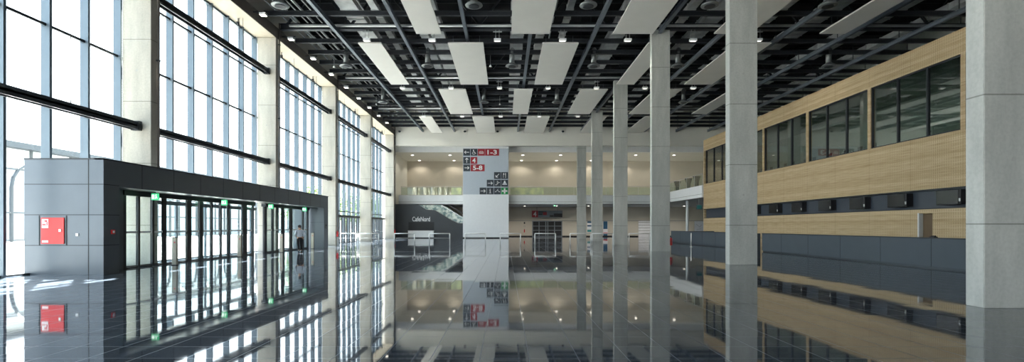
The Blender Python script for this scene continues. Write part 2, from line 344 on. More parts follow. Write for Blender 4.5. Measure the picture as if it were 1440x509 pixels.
# gallery glass rails
def balustrade(name, a, b, z0, label, reflection=None, mat='rail_glass'):
    t = thing(name, label, 'glass railing', (min(a[0], b[0]), a[1], z0))
    d = (Vector(b)-Vector(a)); L = d.length; n = max(1, round(L/2.4))
    MB().beam((a[0], a[1], z0+.62), (b[0], b[1], z0+.62), .02, 1.1).build('glass_panel', mat, t)
    MB().tube((a[0], a[1], z0+1.3), (b[0], b[1], z0+1.3), .03).build('handrail', 'steel', t)
    for i in range(n+1):
        p = Vector(a)+d*i/n; MB().box(p.x-.02, p.x+.02, p.y-.02, p.y+.02, z0, z0+1.3).build('post', 'steel', t)
    if reflection:
        for (fa, fb) in reflection: MB().box(fa, fb, a[1]-.03, a[1]-.015, z0+.12, z0+1.12).build('green_reflection', 'reflection', t)  # thin strip carrying the painted reflection, just before the glass
    return t
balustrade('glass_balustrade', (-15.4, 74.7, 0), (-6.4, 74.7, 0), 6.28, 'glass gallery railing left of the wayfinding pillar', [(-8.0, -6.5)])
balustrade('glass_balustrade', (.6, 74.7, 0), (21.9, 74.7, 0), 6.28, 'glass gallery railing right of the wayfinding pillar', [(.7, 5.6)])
balustrade('glass_balustrade', (22.0, 56.6, 0), (22.0, 74.0, 0), 6.28, 'glass railing along the white walkway beside the timber volume')

# ------------------------------------------------------------------ left glazed wall
P = 12/7
HEADS = (6.15, 9.1, 12.1)
for i in range(-1, 6):
    a, b = 10.07+12*i-12+12*0, 22.07+12*i-12+12*0           # bay between two column lines
    lo = b <= 34.1 + .1
    t = thing('window_%d' % (i+2), 'tall glazed bay of the left window wall, %s' % (ORD[i+1] + ' the camera'), 'window', (XF, a, 0), kind='structure')
    top = 14.42
    pane = MB()
    for k in range(7):
        y0, y1 = a+P*k, a+P*(k+1)
        base = 3.0 if 22 < y0 < 40.3 else (4.0 if 17.8 < y0 < 22 else 0)
        MB().box(XF-.02, XF+.28, y0-.055, y0+.05, base, top).build('mullion', 'alu', t)
        MB().box(XF-.06, XF-.02, y0-.04, y0+.04, base, top).build('mullion_cap', 'alu', t)
    pane.box(XF-.02, XF, a, b, 0, top)
    pane.build('glass', 'glass', t)
    for z in HEADS:
        MB().box(XF, XF+.14, a, b, z-.045, z+.045).build('transom', 'alu', t)
        MB().box(XF+.14, XF+.16, a, b, z-.05, z+.05).build('transom_cover', 'dark_frame', t)
    MB().box(XF, XF+.16, a, b, 14.3, 14.42).build('head', 'alu', t)
    MB().box(XF-.02, XF+.2, a, b, 0, .05).build('sill', 'dark_frame', t)
    if i >= 4-0:                                              # far bays have door leaves below
        MB().box(XF+.1, XF+.3, a+.5, b, 2.62, 2.86).build('door_head', 'dark_frame', t)
        MB().box(XF+.1, XF+.22, a+.5, b, 3.2, 3.28).build('transom', 'dark_frame', t)
        for k in range(7):
            for q in (0, P/2):
                y = a+P*k+q
                MB().box(XF+.1, XF+.22, y-.07, y+.07, 0, 2.7).build('door_stile', 'dark_frame', t)
        MB().box(XF+.1, XF+.2, a+.5, b, 1.0, 1.06).build('push_bar', 'steel', t)
# dark maintenance bars between the columns, hung on a cable
for i in range(-1, 6):
    a, b = 10.57+12*i-12, 22.0+12*i-12
    for z, nm in ((6.05, 'lower'), (12.1, 'upper')):
        t = thing('maintenance_bar', '%s dark metal bar across the %s bay of the left window wall' % (nm, ORD[i+1]), 'bar', (-16.02, a, z), 'bars across the window bays')
        MB().box(-16.2, -15.86, a, b, z-.04, z+.04).box(-16.2, -16.14, a, b, z-.16, z+.1).box(-15.92, -15.86, a, b, z-.16, z+.16).build('rail', 'bar', t)
        MB().box(-16.16, -15.8, b-.16, b+.03, z-.2, z+.2).build('end_bracket', 'dark_frame', t)
        cx_ = -16.24 if z < 7 else -16.02
        for yy in ((a+8.35,) if z < 7 else (a+3.8, a+8.35)):
            MB().tube((cx_, yy, z), (cx_, yy, 14.41), .012, n=6).build('hanger_cable', 'dark_frame', t)
            MB().tube((cx_, yy, z+.06), (cx_, yy, z+.36), .03, .02, n=8).build('turnbuckle', 'steel', t)

# columns
def column(x0, y0, ztop, mat, label, group):
    t = thing('concrete_column', label, 'column', (x0, y0, 0), group)
    MB().box(x0, x0+1.24, y0, y0+.43, 0, ztop).build('shaft', mat, t, bevel=.012)
    for z in (3.1, 8.5, 13.9):
        MB().tube((x0+.62, y0-.004, z), (x0+.62, y0+.002, z), .045, n=12).build('anchor_cone', 'panel_edge', t)
    return t
for i in range(0, 7):
    y = -1.92+12*i
    t = column(-16.69, y, 14.40, 'concrete_warm', 'pale concrete column on the left window wall, %s the camera' % ORD[i], 'left columns')
    pp = thing('rain_pipe', 'rusty brown vertical pipe on the hall side of the %s left column' % ORD[i], 'pipe', (-15.4, y+.36, 0), 'pipes on left columns')
    MB().tube((-15.36, y+.36, .0 if i < 2 or i > 3 else 4.11), (-15.36, y+.36, 15.5), .05, n=10).build('pipe_run', 'beam_face', pp, smooth=True)
    for cz in (9.0, 14.0): MB().box(-15.445, -15.30, y+.30, y+.42, cz, cz+.06).build('clamp', 'dark_frame', pp)
for i in range(0, 6):
    column(9.97, 10.56+12*i, 15.12 if i < 5 else 14.0, 'concrete', 'grey rectangular concrete column of the right-hand row, %s the camera' % ORD[i], 'right columns')

# ------------------------------------------------------------------ entrance block on the left
BX, BY0, BY1, BT, BB = -14.2, 17.9, 40.55, 4.06, 3.15
DX = -15.34
def yat(x): return DX*F/(x-VX)
t = thing('entrance_lobby', 'dark grey metal clad entrance lobby with glass doors built onto the left window wall', 'entrance lobby', (BX, BY0, 0))
MB().box(-17.0, BX, BY0, BY0+.74, 0, BT).box(DX-.1, DX+.1, BY0+.74, yat(170), 0, BT-.14).build('front_wall', 'dark_panel', t)
MB().box(-14.62, BX, BY0+.74, BY1, BB, BT).build('fascia', 'dark_panel', t)
MB().box(-16.9, -14.62, BY0+.74, 22.05, BT-.14, BT).box(-16.9, -14.62, 22.55, 34.05, BT-.14, BT).box(-16.9, -14.62, 34.55, BY1, BT-.14, BT).build('roof_cover', 'dark_panel', t)
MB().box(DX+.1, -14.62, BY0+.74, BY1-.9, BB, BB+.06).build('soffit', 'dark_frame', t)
MB().box(-15.32, BX, BY1-.9, BY1, 0, BB).build('end_wall', 'dark_panel', t)
MB().box(-16.68, -15.32, 39.7, BY1, 0, BT-.14).build('end_cladding', 'dark_panel', t)
class JM:
    def box(s, *a): MB().box(*a).build('panel_joint', 'joint', JM.t)
JM.t = t; j = JM()
for y in (259, 302, 345): z = pz(y, 17.9); j.box(-17.0, BX+.002, BY0-.004, BY0+.3, z-.012, z+.012)
X = px(124.5, 17.9); j.box(X-.015, X+.015, BY0-.004, BY0+.2, 0, BT)
for y in (259, 302, 345): z = pz(y, 17.9); j.box(BX-.2, BX+.004, BY0+.02, BY0+.73, z-.01, z+.01)
for k in range(1, 12): y = BY0+k*1.9; j.box(BX-.1, BX+.004, y-.012, y+.012, BB, BT)
j.box(-15.3, BX-.01, BY1-.904, BY1-.8, 2.0, 2.02)
MB().box(-17.0, BX+.02, BY0-.02, BY0+.3, BT, BT+.05).box(BX-.3, BX+.02, BY0-.02, BY1, BT, BT+.05).build('coping', 'dark_frame', t)
# hose cabinet
t = thing('fire_hose_cabinet', 'red fire hose cabinet door set in the grey lobby wall', 'fire hose cabinet', (px(74.5, 17.9), BY0, pz(344, 17.9)))
xa, xb, za, zb = px(58.5, 17.9), px(91, 17.9), pz(343, 17.9), pz(306, 17.9)
d = MB().box(xa, xb, BY0-.035, BY0-.006, za, zb).build('cabinet_door', 'red', t, bevel=.006)
MB().box(px(84.2, 17.9), px(87.5, 17.9), BY0-.06, BY0-.036, pz(326, 17.9), pz(322, 17.9)).build('handle', 'steel', d, bevel=.005)
MB().box(px(55, 17.9), px(56.2, 17.9), BY0-.012, BY0-.005, pz(345, 17.9), pz(303, 17.9)).box(px(93, 17.9), px(94.4, 17.9), BY0-.012, BY0-.005, pz(345, 17.9), pz(303, 17.9)).build('shadow_gap', 'joint', t)
pk = MB().box(px(60.4, 17.9), px(69.3, 17.9), BY0-.042, BY0-.036, pz(320.5, 17.9), pz(308, 17.9)).build('hose_pictogram', 'sign_white', d)
MB().box(px(64, 17.9), px(68, 17.9), BY0-.047, BY0-.043, pz(312, 17.9), pz(309.5, 17.9)).box(px(61, 17.9), px(66, 17.9), BY0-.047, BY0-.043, pz(316.8, 17.9), pz(315, 17.9)).box(px(67, 17.9), px(68.4, 17.9), BY0-.047, BY0-.043, pz(317, 17.9), pz(312, 17.9)).build('hose_symbol', 'red', d)
MB().box(px(60.6, 17.9), px(69, 17.9), BY0-.042, BY0-.036, pz(341, 17.9), pz(338, 17.9)).build('notice_strip', 'sign_white', d)
t = thing('wall_switch', 'small white square switch on the grey lobby wall beside the red cabinet', 'switch', (px(109, 17.9), BY0, 1.4))
MB().box(px(107, 17.9), px(111, 17.9), BY0-.03, BY0, pz(332, 17.9), pz(328, 17.9)).build('plate', 'sign_white', t, bevel=.004)
MB().box(px(108, 17.9), px(110, 17.9), BY0-.036, BY0-.03, pz(331, 17.9), pz(329, 17.9)).build('button', 'white_metal', t)
t = thing('fire_alarm_button', 'red fire alarm call point on the dark side of the lobby corner', 'alarm button', (BX, 18.3, 1.5))
MB().box(BX+.003, BX+.05, 18.22, 18.38, 1.42, 1.58).build('housing', 'red', t, bevel=.006)
MB().box(BX+.05, BX+.056, 18.26, 18.34, 1.46, 1.54).build('press_plate', 'sign_white', t)
t = thing('card_reader', 'small black reader on the dark far end pier of the lobby', 'reader', (BX, 40.0, 1.4))
MB().box(BX+.003, BX+.04, 39.95, 40.1, 1.55, 1.85).build('housing', 'black', t, bevel=.005); MB().box(BX+.04, BX+.045, 39.99, 40.06, 1.62, 1.68).build('button', 'steel', t)

# sliding doors in the lobby, from pixel positions along the wall plane
def yat(x): return DX*F/(x-VX)
def door_run(n, label, stiles, leaves, x0, x1, thick=(), head=2.95):
    y0, y1 = yat(x0), yat(x1)
    t = thing('door_%d' % n, label, 'door', (DX, y0, 0), kind='structure')
    MB().box(DX-.14, DX+.14, y0, y1, head, BB).build('door_header', 'dark_frame', t)
    MB().box(DX-.03, DX+.03, y0, y1, 0, .04).build('threshold', 'dark_frame', t)
    for a, b in stiles:
        ya, yb = yat(a), yat(b)
        MB().box(DX-.05, DX+.05, ya, yb, 0, head).build('stile', 'dark_frame', t)
    for a, b in leaves:
        g = MB().box(DX-.012, DX+.012, yat(a), yat(b), .07, head).build('glass_leaf', 'door_glass', t)
        MB().box(DX+.012, DX+.016, yat(a)+.02, yat(b)-.02, 1.42, 1.50).build('safety_stripe', 'sign_white', g)
        MB().box(DX-.03, DX+.03, yat(a), yat(b), .05, .09).build('bottom_rail', 'dark_frame', g)
    return t
door_run(1, 'first glass sliding door of the lobby beside its front corner', [(170, 176), (192.7, 195.6), (212.8, 215.4)], [(176, 192.7), (195.6, 212.8)], 170, 215.4)
door_run(2, 'second glass door run of the lobby behind the first steel post', [(228.5, 232.8), (262, 268), (279.5, 284.5)], [(215.4, 228.5), (232.8, 262), (268, 279.5)], 215.4, 284.5)
door_run(3, 'third glass door run of the lobby behind the second steel post', [(296, 298.3), (309.3, 311), (319.6, 322), (340.3, 346.5), (354.6, 356.2)], [(284.5, 296), (298.3, 309.3), (311, 319.6), (322, 340.3), (346.5, 354.6)], 284.5, 356.2)
door_run(4, 'fourth glass door run of the lobby where the person stands', [(370.5, 374.5), (382, 384), (396, 399), (407, 410.5), (425, 426.5), (431.5, 433)], [(374.5, 382), (384, 396), (399, 407), (410.5, 425), (426.5, 431.5)], 370.5, 433)
# outer door line of the lobby
t = thing('door_5', 'outer line of glass doors behind the lobby, seen through the inner doors', 'door', (-16.9, 24, 0), kind='structure')
for k in range(7):
    y = 23.2+k*2.5
    if 33.3 < y < 35: continue
    MB().box(-16.76, -16.66, y-.05, y+.05, 0, 2.9).build('stile', 'alu', t)
MB().box(-16.76, -16.66, 22.7, 33.9, 2.75, 2.95).build('door_header', 'frame_out', t)
# steel posts by the doors
cs = None
for k, (x, Y, X) in enumerate(((247.5, 22.15, -14.45), (336, 28.2, -14.8), (396, 33.0, -14.6), (439.5, 38.4, -14.62))):
    nm = 'brushed steel sensor post in front of the lobby doors, %s the camera' % ORD[k]
    t = thing('sensor_post', nm, 'post', (X, Y, 0), 'steel posts at the lobby doors')
    MB().box(X-.1, X+.1, Y-.06, Y+.06, .03, 1.2).build('post_body', 'post_steel', t, bevel=.01)
    MB().box(X-.12, X+.12, Y-.08, Y+.08, 0, .03).build('base_plate', 'dark_frame', t)
    MB().box(X-.1, X+.1, Y-.06, Y+.06, 1.2, 1.23).build('cap', 'dark_frame', t)
    MB().tube((X+.03, Y-.075, 1.0), (X+.03, Y-.055, 1.0), .028).build('push_button', 'red', t)
# exit signs
for k, x in enumerate((218.4, 315.6, 381, 428.3)):
    X = -14.66; Y = X*F/(x-VX)
    t = thing('exit_sign', 'green running figure exit sign under the lobby fascia, %s the camera' % ORD[k], 'exit sign', (X, Y, 2.85), 'exit signs on the lobby')
    MB().box(X-.15, X+.15, Y-.03, Y+.03, 2.80, 3.08).build('sign_box', 'exit_green', t, bevel=.005)
    MB().tube((X, Y, 3.08), (X, Y, 3.14), .015, n=8).build('stem', 'dark_frame', t)
    MB().box(X-.12, X-.02, Y-.036, Y-.031, 2.86, 3.02).build('door_symbol', 'exit_white', t)
    MB().stroke((X+.02, 2.86), (X+.06, 2.93), Y-.034, .022, .006).stroke((X+.06, 2.93), (X+.05, 3.0), Y-.034, .03, .006).stroke((X+.06, 2.93), (X+.10, 2.87), Y-.034, .02, .006).tube((X+.055, Y-.037, 3.025), (X+.055, Y-.031, 3.025), .016).build('running_figure', 'exit_white', t)
# extinguishers
def extinguisher(loc, label, face):
    x, y, z = loc
    t = thing('fire_extinguisher', label, 'fire extinguisher', loc, 'fire extinguishers')
    MB().lathe([(.02, 0), (.085, .01), (.09, .05), (.09, .42), (.06, .50), (.03, .52), (.03, .55)], loc).build('cylinder', 'red', t, smooth=True)
    MB().box(x-.02, x+.02, y-.09, y+.09, z+.55, z+.59).build('valve_handle', 'black', t)
    MB().tube((x, y-.07, z+.56), (x, y-.12, z+.25), .015, n=8).build('hose', 'black', t)
    MB().box(min(x, face), max(x, face), y-.03, y+.03, z+.3, z+.36).build('wall_bracket', 'black', t)
extinguisher((-15.33, 46.2, .75), 'red fire extinguisher on the left column just past the lobby', -15.45)
extinguisher((-15.33, 70.2, .75), 'red fire extinguisher on the farthest left column by the cafe', -15.45)
extinguisher((11.34, 34.75, .4), 'red fire extinguisher behind the third column of the right row', 11.21)
extinguisher((px(737.5, 83.9), 83.95, .7), 'red fire extinguisher on the back wall left of the grey doors', px(737.5, 83.9))

# ------------------------------------------------------------------ wayfinding pillar
PY = 73.0
pxl, pxr = px(651, PY), px(715.3, PY)
t = thing('wayfinding_pillar', 'wide white pillar with pale blue-grey sign field full of pictogram tiles', 'sign pillar', (px(683, PY), PY, 0))
MB().box(pxl, pxr, PY, PY+1.3, .14, 14.2).build('pillar_body', 'pillar', t)
MB().box(pxl, pxr, PY+.03, PY+1.3, 0, .14).build('black_plinth', 'black', t)
MB().box(pxl+.02, pxr-.02, PY-.03, PY, pz(273.4, PY), pz(208.8, PY)).build('sign_field', 'sign_field', t)
def tile(u, v, w_, mat, draw=None, txt=None):
    x0, x1 = px(640+u/5.656, PY), px(640+(u+w_)/5.656, PY); z1, z0 = pz(200+v/5.656, PY), pz(200+(v+54)/5.656, PY)
    s = MB().box(x0, x1, PY-.06, PY-.03, z0, z1).build('sign_tile', mat, t)
    cx, cz, h = (x0+x1)/2, (z0+z1)/2, (z1-z0)
    if txt: letters('numeral', txt, 1, (cx, PY-.07, cz), 'sign_white', s, fitw=(x1-x0)*.68 if len(txt) > 1 else h*.5, fith=h*.68, bold=.025); return
    m = MB()
    for st in draw:
        if st[0] == 'o':
            m.tube((cx+st[1]*h, PY-.075, cz+st[2]*h), (cx+st[1]*h, PY-.062, cz+st[2]*h), st[3]*h, n=16)
        else:
            for (a, b), (c, d_) in zip(st[1:], st[2:]): m.stroke((cx+a*h, cz+b*h), (cx+c*h, cz+d_*h), PY-.068, st[0]*h*.9)
    m.build('symbol', 'sign_white', s)
def arrow(dx, dz):
    a = (-dx*.33, -dz*.33); b = (dx*.33, dz*.33); n = (-dz, dx); q = .2
    l = (b[0]-dx*q+n[0]*q, b[1]-dz*q+n[1]*q); r_ = (b[0]-dx*q-n[0]*q, b[1]-dz*q-n[1]*q)
    return [(.09, a, b), (.09, l, b, r_)]
R2 = .7071
tile(66, 53, 54, 'sign_dark', arrow(-1, 0))
tile(124, 53, 54, 'sign_dark', [('o', -.08, .28, .09), (.08, (-.08, .18), (-.05, -.02), (.14, -.04), (.24, -.22)), (.06, (-.2, .02), (-.26, -.14), (-.16, -.28), (.02, -.3), (.12, -.2)), (.05, (-.07, .1), (.1, .08))])
tile(181, 53, 56, 'sign_red', [(.06, (-.3, -.1), (-.3, .02), (-.16, .14), (.16, .14), (.3, .02), (.3, -.1), (-.3, -.1)), (.04, (-.18, .0), (.18, .0)), (.05, (-.34, -.2), (.34, -.2))])
tile(239, 53, 111, 'sign_red', txt='1-3')
tile(66, 118, 54, 'sign_dark', arrow(0, 1)); tile(124, 118, 52, 'sign_red', txt='4')
tile(66, 177, 54, 'sign_dark', arrow(1, 0)); tile(124, 177, 111, 'sign_red', txt='5-8')
tile(310, 238, 54, 'sign_dark', arrow(-R2, -R2))
tile(367, 238, 54, 'sign_dark', [(.05, (-.2, .34), (-.2, -.34)), (.05, (-.08, .34), (-.08, .1)), (.05, (-.14, .34), (-.14, .1)), (.1, (.14, .34), (.14, .05)), (.06, (.14, .1), (.14, -.34)), (.04, (-.2, .12), (-.08, .12))])
tile(252, 299, 54, 'sign_dark', arrow(1, 0))
tile(310, 299, 54, 'sign_dark', [(.08, (-.32, -.24), (-.14, -.24), (.16, .1), (.32, .1)), (.05, (-.1, .0), (.1, .26)), ('o', -.02, .28, .06)])
tile(367, 299, 54, 'sign_dark', [('o', 0, .26, .11), (.26, (0, .14), (0, -.04)), (.09, (-.14, .08), (-.3, -.22)), (.09, (.14, .08), (.3, -.22)), (.1, (-.2, -.2), (.2, -.2))])
tile(195, 361, 54, 'sign_dark', arrow(1, 0))
tile(252, 361, 54, 'sign_dark', [('o', 0, .27, .07), (.13, (0, .12), (0, -.3)), (.06, (-.12, .1), (.04, .1)), (.06, (-.14, -.3), (.14, -.3))])
tile(310, 361, 54, 'sign_dark', [(.06, (-.34, -.12), (0, .1), (.34, -.12)), (.05, (0, .1), (0, .2), (.08, .24), (.06, .32)), (.06, (-.34, -.12), (-.2, -.14)), (.06, (.34, -.12), (.2, -.14))])
tile(367, 361, 54, 'sign_green', [(.24, (-.34, 0), (.34, 0)), (.24, (0, -.34), (0, .34))])

# ------------------------------------------------------------------ cafe wall, stair
CY = 73.6
cw = struct('wall_cafe', MB().prism([(px(557, CY), 0), (px(651, CY), 0), (px(651, CY), pz(313.8, CY)), (px(643.8, CY), pz(313.8, CY)), (px(635.5, CY), pz(310, CY)), (px(610.8, CY), pz(295.4, CY)), (px(599, CY), pz(294.8, CY)), (px(587, CY), 4.93), (px(557, CY), 4.93)], 'y', CY, CY+.4), 'cafe', 'dark anthracite cafe wall under the gallery')
struct('wall_cafe_side', MB().box(px(557, CY)-.5, px(557, CY), CY-.3, 84.2, 0, 4.93), 'cafe', 'dark return wall beside the cafe')
sg = thing('staircase', 'stair with glass side and dark handrail rising behind the cafe wall', 'staircase', (-8, 74.6, 0))
zz = lambda y: pz(y, CY)
xx = lambda x: px(x, CY)
MB().prism([(xx(587), zz(288)), (xx(599), zz(294.6)), (xx(610.8), zz(295.2)), (xx(635.5), zz(309.8)), (xx(643.8), zz(313.6)), (xx(650.8), zz(313.6)), (xx(650.8), zz(306)), (xx(627), zz(290.5)), (xx(620), zz(288))], 'y', CY+.42, CY+.46).build('glass_side', 'stair_glass', sg)
MB().beam((xx(620), CY+.44, zz(288.2)), (xx(650.8), CY+.44, zz(306)), .08, .1).build('lower_handrail', 'white_metal', sg)
MB().beam((xx(630), CY+1.6, zz(288.0)), (xx(650.8), CY+1.6, zz(300.5)), .1, .16).build('upper_handrail', 'dark_frame', sg)
st = MB()
for k in range(16):
    x = xx(600)+k*.32; z = zz(297)-k*.19
    if z-.2 > .3: st.box(x, x+.34, CY+.5, CY+1.5, max(.05, z-.35), z)
st.build('flight_of_steps', 'frame_out', sg)
t = thing('cafe_counter', 'white cafe counter front in the dark recess under the lettering', 'counter', (px(592, CY), CY, 0))
MB().box(px(574.7, CY), px(610.3, CY), CY-.5, CY-.05, .12, 1.06).build('counter_front', 'white_metal', t)
MB().box(px(574.7, CY)-.04, px(610.3, CY)+.04, CY-.55, CY-.03, 1.06, 1.10).build('worktop', 'sign_white', t)
MB().box(px(574.7, CY)+.05, px(610.3, CY)-.05, CY-.45, CY-.05, 0, .12).build('plinth', 'dark_frame', t)
t = thing('cafe_shutter', 'closed dark roller shutter above the white cafe counter', 'shutter', (px(592, CY), CY, 1.1))
MB().box(px(574.7, CY), px(610.3, CY), CY-.03, CY-.005, 1.12, 2.32).build('shutter_curtain', 'recess', t)
for x in (574.7, 610.3): MB().box(px(x, CY)-.04, px(x, CY)+.04, CY-.06, CY-.002, 1.12, 2.36).build('guide_rail', 'dark_frame', t)
lt = letters('cafe_lettering', 'CafeNord', 1, ((px(579.8, CY)+px(604.8, CY))/2, CY-.04, pz(308, CY)), 'sign_white', None, fitw=px(604.8, CY)-px(579.8, CY), fith=.68, bold=.016)
tag(lt, 'white CafeNord lettering on the dark cafe wall', 'lettering')

# ------------------------------------------------------------------ back wall items
BYW = 84.2
t = thing('door_6', 'grey glazed double doors in the lower back wall', 'door', (px(770, BYW), BYW, 0), kind='structure')
a, b = px(749, BYW), px(790, BYW); top = 2.6
MB().box(a, b, BYW-.06, BYW-.02, 0, top).build('glass', 'recess', t)
for k in range(0, 6):
    x = a+(b-a)*(0, .22, .45, .52, .75, 1)[k]
    MB().box(x-.07, x+.07, BYW-.14, BYW-.02, 0, top).build('stile', 'frame_out', t)
for z in (.08, 1.05, 1.75, top-.06): MB().box(a, b, BYW-.12, BYW-.03, z-.05, z+.05).build('rail', 'frame_out', t)
t = thing('hall_sign', 'grey sign board with red 4 above the back doors', 'sign', (px(769, BYW), BYW-.5, pz(306, 83.6)))
SY = 83.5
MB().box(px(748, SY), px(791, SY), SY, SY+.12, pz(305.5, SY), pz(296.2, SY)).build('board', 'frame_out', t)
q = MB().box(px(748, SY), px(756.5, SY), SY-.02, SY, pz(305.5, SY), pz(296.2, SY)).build('red_square', 'sign_red', t)
letters('numeral', '4', 1, (px(752.2, SY), SY-.03, pz(300.9, SY)), 'sign_white', t, fitw=.52, fith=.8, bold=.02)
MB().box(px(757, SY), px(768.5, SY), SY-.012, SY, pz(299.4, SY), pz(297, SY)).box(px(757, SY), px(763, SY), SY-.012, SY, pz(302.4, SY), pz(300, SY)).build('dark_symbols', 'sign_dark', t)
MB().box(px(763.5, SY), px(769, SY), SY-.013, SY, pz(302.4, SY), pz(298.4, SY)).build('red_symbols', 'sign_red', t)
MB().box(px(773, SY), px(778.5, SY), SY-.012, SY, pz(305, SY), pz(302.4, SY)).box(px(778.7, SY), px(790.7, SY), SY-.012, SY, pz(305.2, SY), pz(300.2, SY)).build('symbol_row', 'black', t)
for x in (755, 784): MB().tube((px(x, SY), SY+.06, pz(296.2, SY)), (px(x, SY), SY+.06, 4.93), .02, n=8).build('hanger', 'dark_frame', t)
t = thing('wall_camera', 'small dark camera on the back wall above the extinguisher', 'camera', (px(737.5, BYW), BYW, 2.2))
MB().sphere((px(737.5, BYW), BYW-.1, pz(313.5, BYW)), .13).build('dome', 'dark_frame', t, smooth=True); MB().box(px(736.6, BYW), px(738.4, BYW), BYW-.05, BYW, pz(314.6, BYW), pz(312.2, BYW)).build('base', 'frame_out', t)
t = thing('wall_notice', 'small round pale notice on the back wall above the extinguisher', 'notice', (px(737.5, BYW), BYW, 1.9))
MB().tube((px(737.5, BYW), BYW-.02, pz(318.2, BYW)), (px(737.5, BYW), BYW, pz(318.2, BYW)), .14, n=16).build('disc', 'panel_edge', t)
MB().tube((px(737.5, BYW), BYW-.03, pz(318.2, BYW)), (px(737.5, BYW), BYW-.02, pz(318.2, BYW)), .09, n=16).build('face', 'beige_wall', t)
t = thing('exit_sign', 'tiny green exit sign under the gallery slab above the back doors', 'exit sign', (px(780, 74.8), 74.8, 4.7), 'exit signs far')
MB().box(px(778.3, 74.8), px(781.7, 74.8), 74.7, 74.75, 4.66, 4.84).build('sign_box', 'exit_green', t); MB().box(px(779, 74.8), px(780.2, 74.8), 74.69, 74.7, 4.7, 4.8).build('door_symbol', 'exit_white', t)
MB().box(px(779.6, 74.8), px(780.4, 74.8), 74.71, 74.74, 4.84, 4.93).build('bracket', 'dark_frame', t)
def banner(name, x0, x1, y0, y1, stripes, label, cat='banner'):
    t = thing(name, label, cat, (px((x0+x1)/2, BYW), BYW, 0))
    MB().box(px(x0, BYW), px(x1, BYW), BYW-.05, BYW-.01, pz(y1, BYW), pz(y0, BYW)).build('board', 'poster_white', t)
    for (a, b, c) in stripes: MB().box(px(x0, BYW)+.04, px(x1, BYW)-.04, BYW-.07, BYW-.05, pz(b, BYW), pz(a, BYW)).build('printed_field', c, t)
banner('wall_poster', 825.5, 834, 311, 326.5, [(311.3, 313.5, 'poster_blue'), (316.5, 318.5, 'poster_blue'), (323, 326, 'poster_teal')], 'white and teal poster between the two farthest right columns', 'poster')
banner('wall_poster', 848, 854.5, 311, 333, [(311.2, 322, 'poster_blue'), (327, 329, 'red'), (329.2, 332.5, 'poster_blue')], 'tall blue and red poster right of the fifth column', 'poster')
t = thing('roller_door', 'white slatted roller door in the back wall beside the third right column', 'roller door', (px(906, BYW), BYW, 0))
MB().box(px(897.5, BYW), px(915, BYW), BYW-.16, BYW-.12, 0, 2.6).build('shutter', 'poster_white', t)
for k in range(5): MB().box(px(897.5, BYW), px(915, BYW), BYW-.18, BYW-.16, .5+k*.45, .6+k*.45).build('slat_rib', 'panel_edge', t)

# stainless barriers
RY = 46.4
rails = [(441-28.5, 441), (475.2, 502.5), (505, 532.5), (554.6, 583), (603.7, 632.5), (654, 682.7), (703.4, 732), (752.2, 781.2), (801.8, 830.6), (832.6, 861.6), (884.6, 913)]
for k, (a, b) in enumerate(rails):
    if k == 0: continue
    xa, xb = px(a, RY), px(b, RY)
    t = thing('crowd_barrier', 'stainless steel hoop barrier crossing the far hall, %s from the left' % NTH[k-1], 'barrier', (xa, RY, 0), 'steel hoop barriers')
    for x in (xa, xb):
        MB().tube((x, RY, 0), (x, RY, 1.04), .045).build('post', 'steel', t, smooth=True)
    MB().tube((xa, RY, 1.04), (xb, RY, 1.04), .045).build('top_rail', 'steel', t, smooth=True)
    MB().tube((xa, RY, .62), (xb, RY, .62), .012, n=8).build('middle_rail', 'steel', t, smooth=True)
t = thing('steel_stanchion', 'single slim steel post before the far reception desk', 'post', (px(972, 42), 42, 0))
MB().tube((px(972, 42), 42, 0), (px(972, 42), 42, 1.15), .05).build('post', 'steel', t, smooth=True); MB().tube((px(972, 42), 42, 0), (px(972, 42), 42, .02), .12).build('base', 'steel', t)

# ------------------------------------------------------------------ timber clad volume on the right
WX, WY1, WT = 21.9, 56.1, 11.2
WA, WB = 6.35, 10.0; DA, DB = 2.59, 3.62
WN = -4.0
posts = [30.55-6.27*k for k in range(-4, 6)]               # post centres along Y
wr = struct('wall_timber', MB().box(WX, WX+.3, WN, WY1, WB, WT).box(WX, WX+.3, WN, WY1, DB, WA).box(WX, WX+.3, WN, 26.0, 0, DA).box(WX, WX+.3, 26.85, WY1, 0, DA).box(WX, WX+.3, 26.0, 26.85, 2.38, DA)
    .box(WX, WX+.3, WY1-.22, WY1, DA, DB).box(WX, WX+.3, WY1-.22, WY1, WA, WB), 'timber', 'timber clad two storey volume along the right side')
MB().box(WX+.3, 33.7, WY1-.3, WY1, 0, WT).build('end_wall', 'timber', wr)
MB().box(WX+.3, 33.7, WN, WY1-.3, WT-.2, WT-.02).build('roof_slab', 'room_dark', wr)
for y in posts:
    if WN < y < WY1-1: MB().box(WX, WX+.28, y-.13, y+.13, WA, WB).build('post', 'timber', wr)
MB().box(WX+.22, WX+.3, WN, WY1-.22, DA, DB).build('band_back', 'band', wr)
MB().box(WX-.03, WX+.22, WN, WY1-.15, DB-.06, DB).build('band_head', 'dark_frame', wr)
MB().box(WX-.02, WX+.22, WN, WY1-.15, DA, DA+.05).build('band_sill', 'dark_frame', wr)
MB().box(WX+.3, 33.6, WN, WY1-.3, 5.6, 5.9).build('upper_floor', 'room', wr)
MB().box(28.4, 28.6, WN, WY1-.3, 5.9, WT-.2).build('upper_room_wall', 'room', wr)
MB().box(WX+.3, 28.4, WN, WY1-.3, 10.6, 10.7).build('upper_room_ceiling', 'room', wr)
MB().box(WX+.3, WX+2.0, 24, 29, 0, 5.5).build('service_room', 'timber', wr)
n = 7
for a, b in zip(posts[::-1], posts[::-1][1:]):
    pass
ps = sorted(p for p in posts if WN < p < WY1+2)
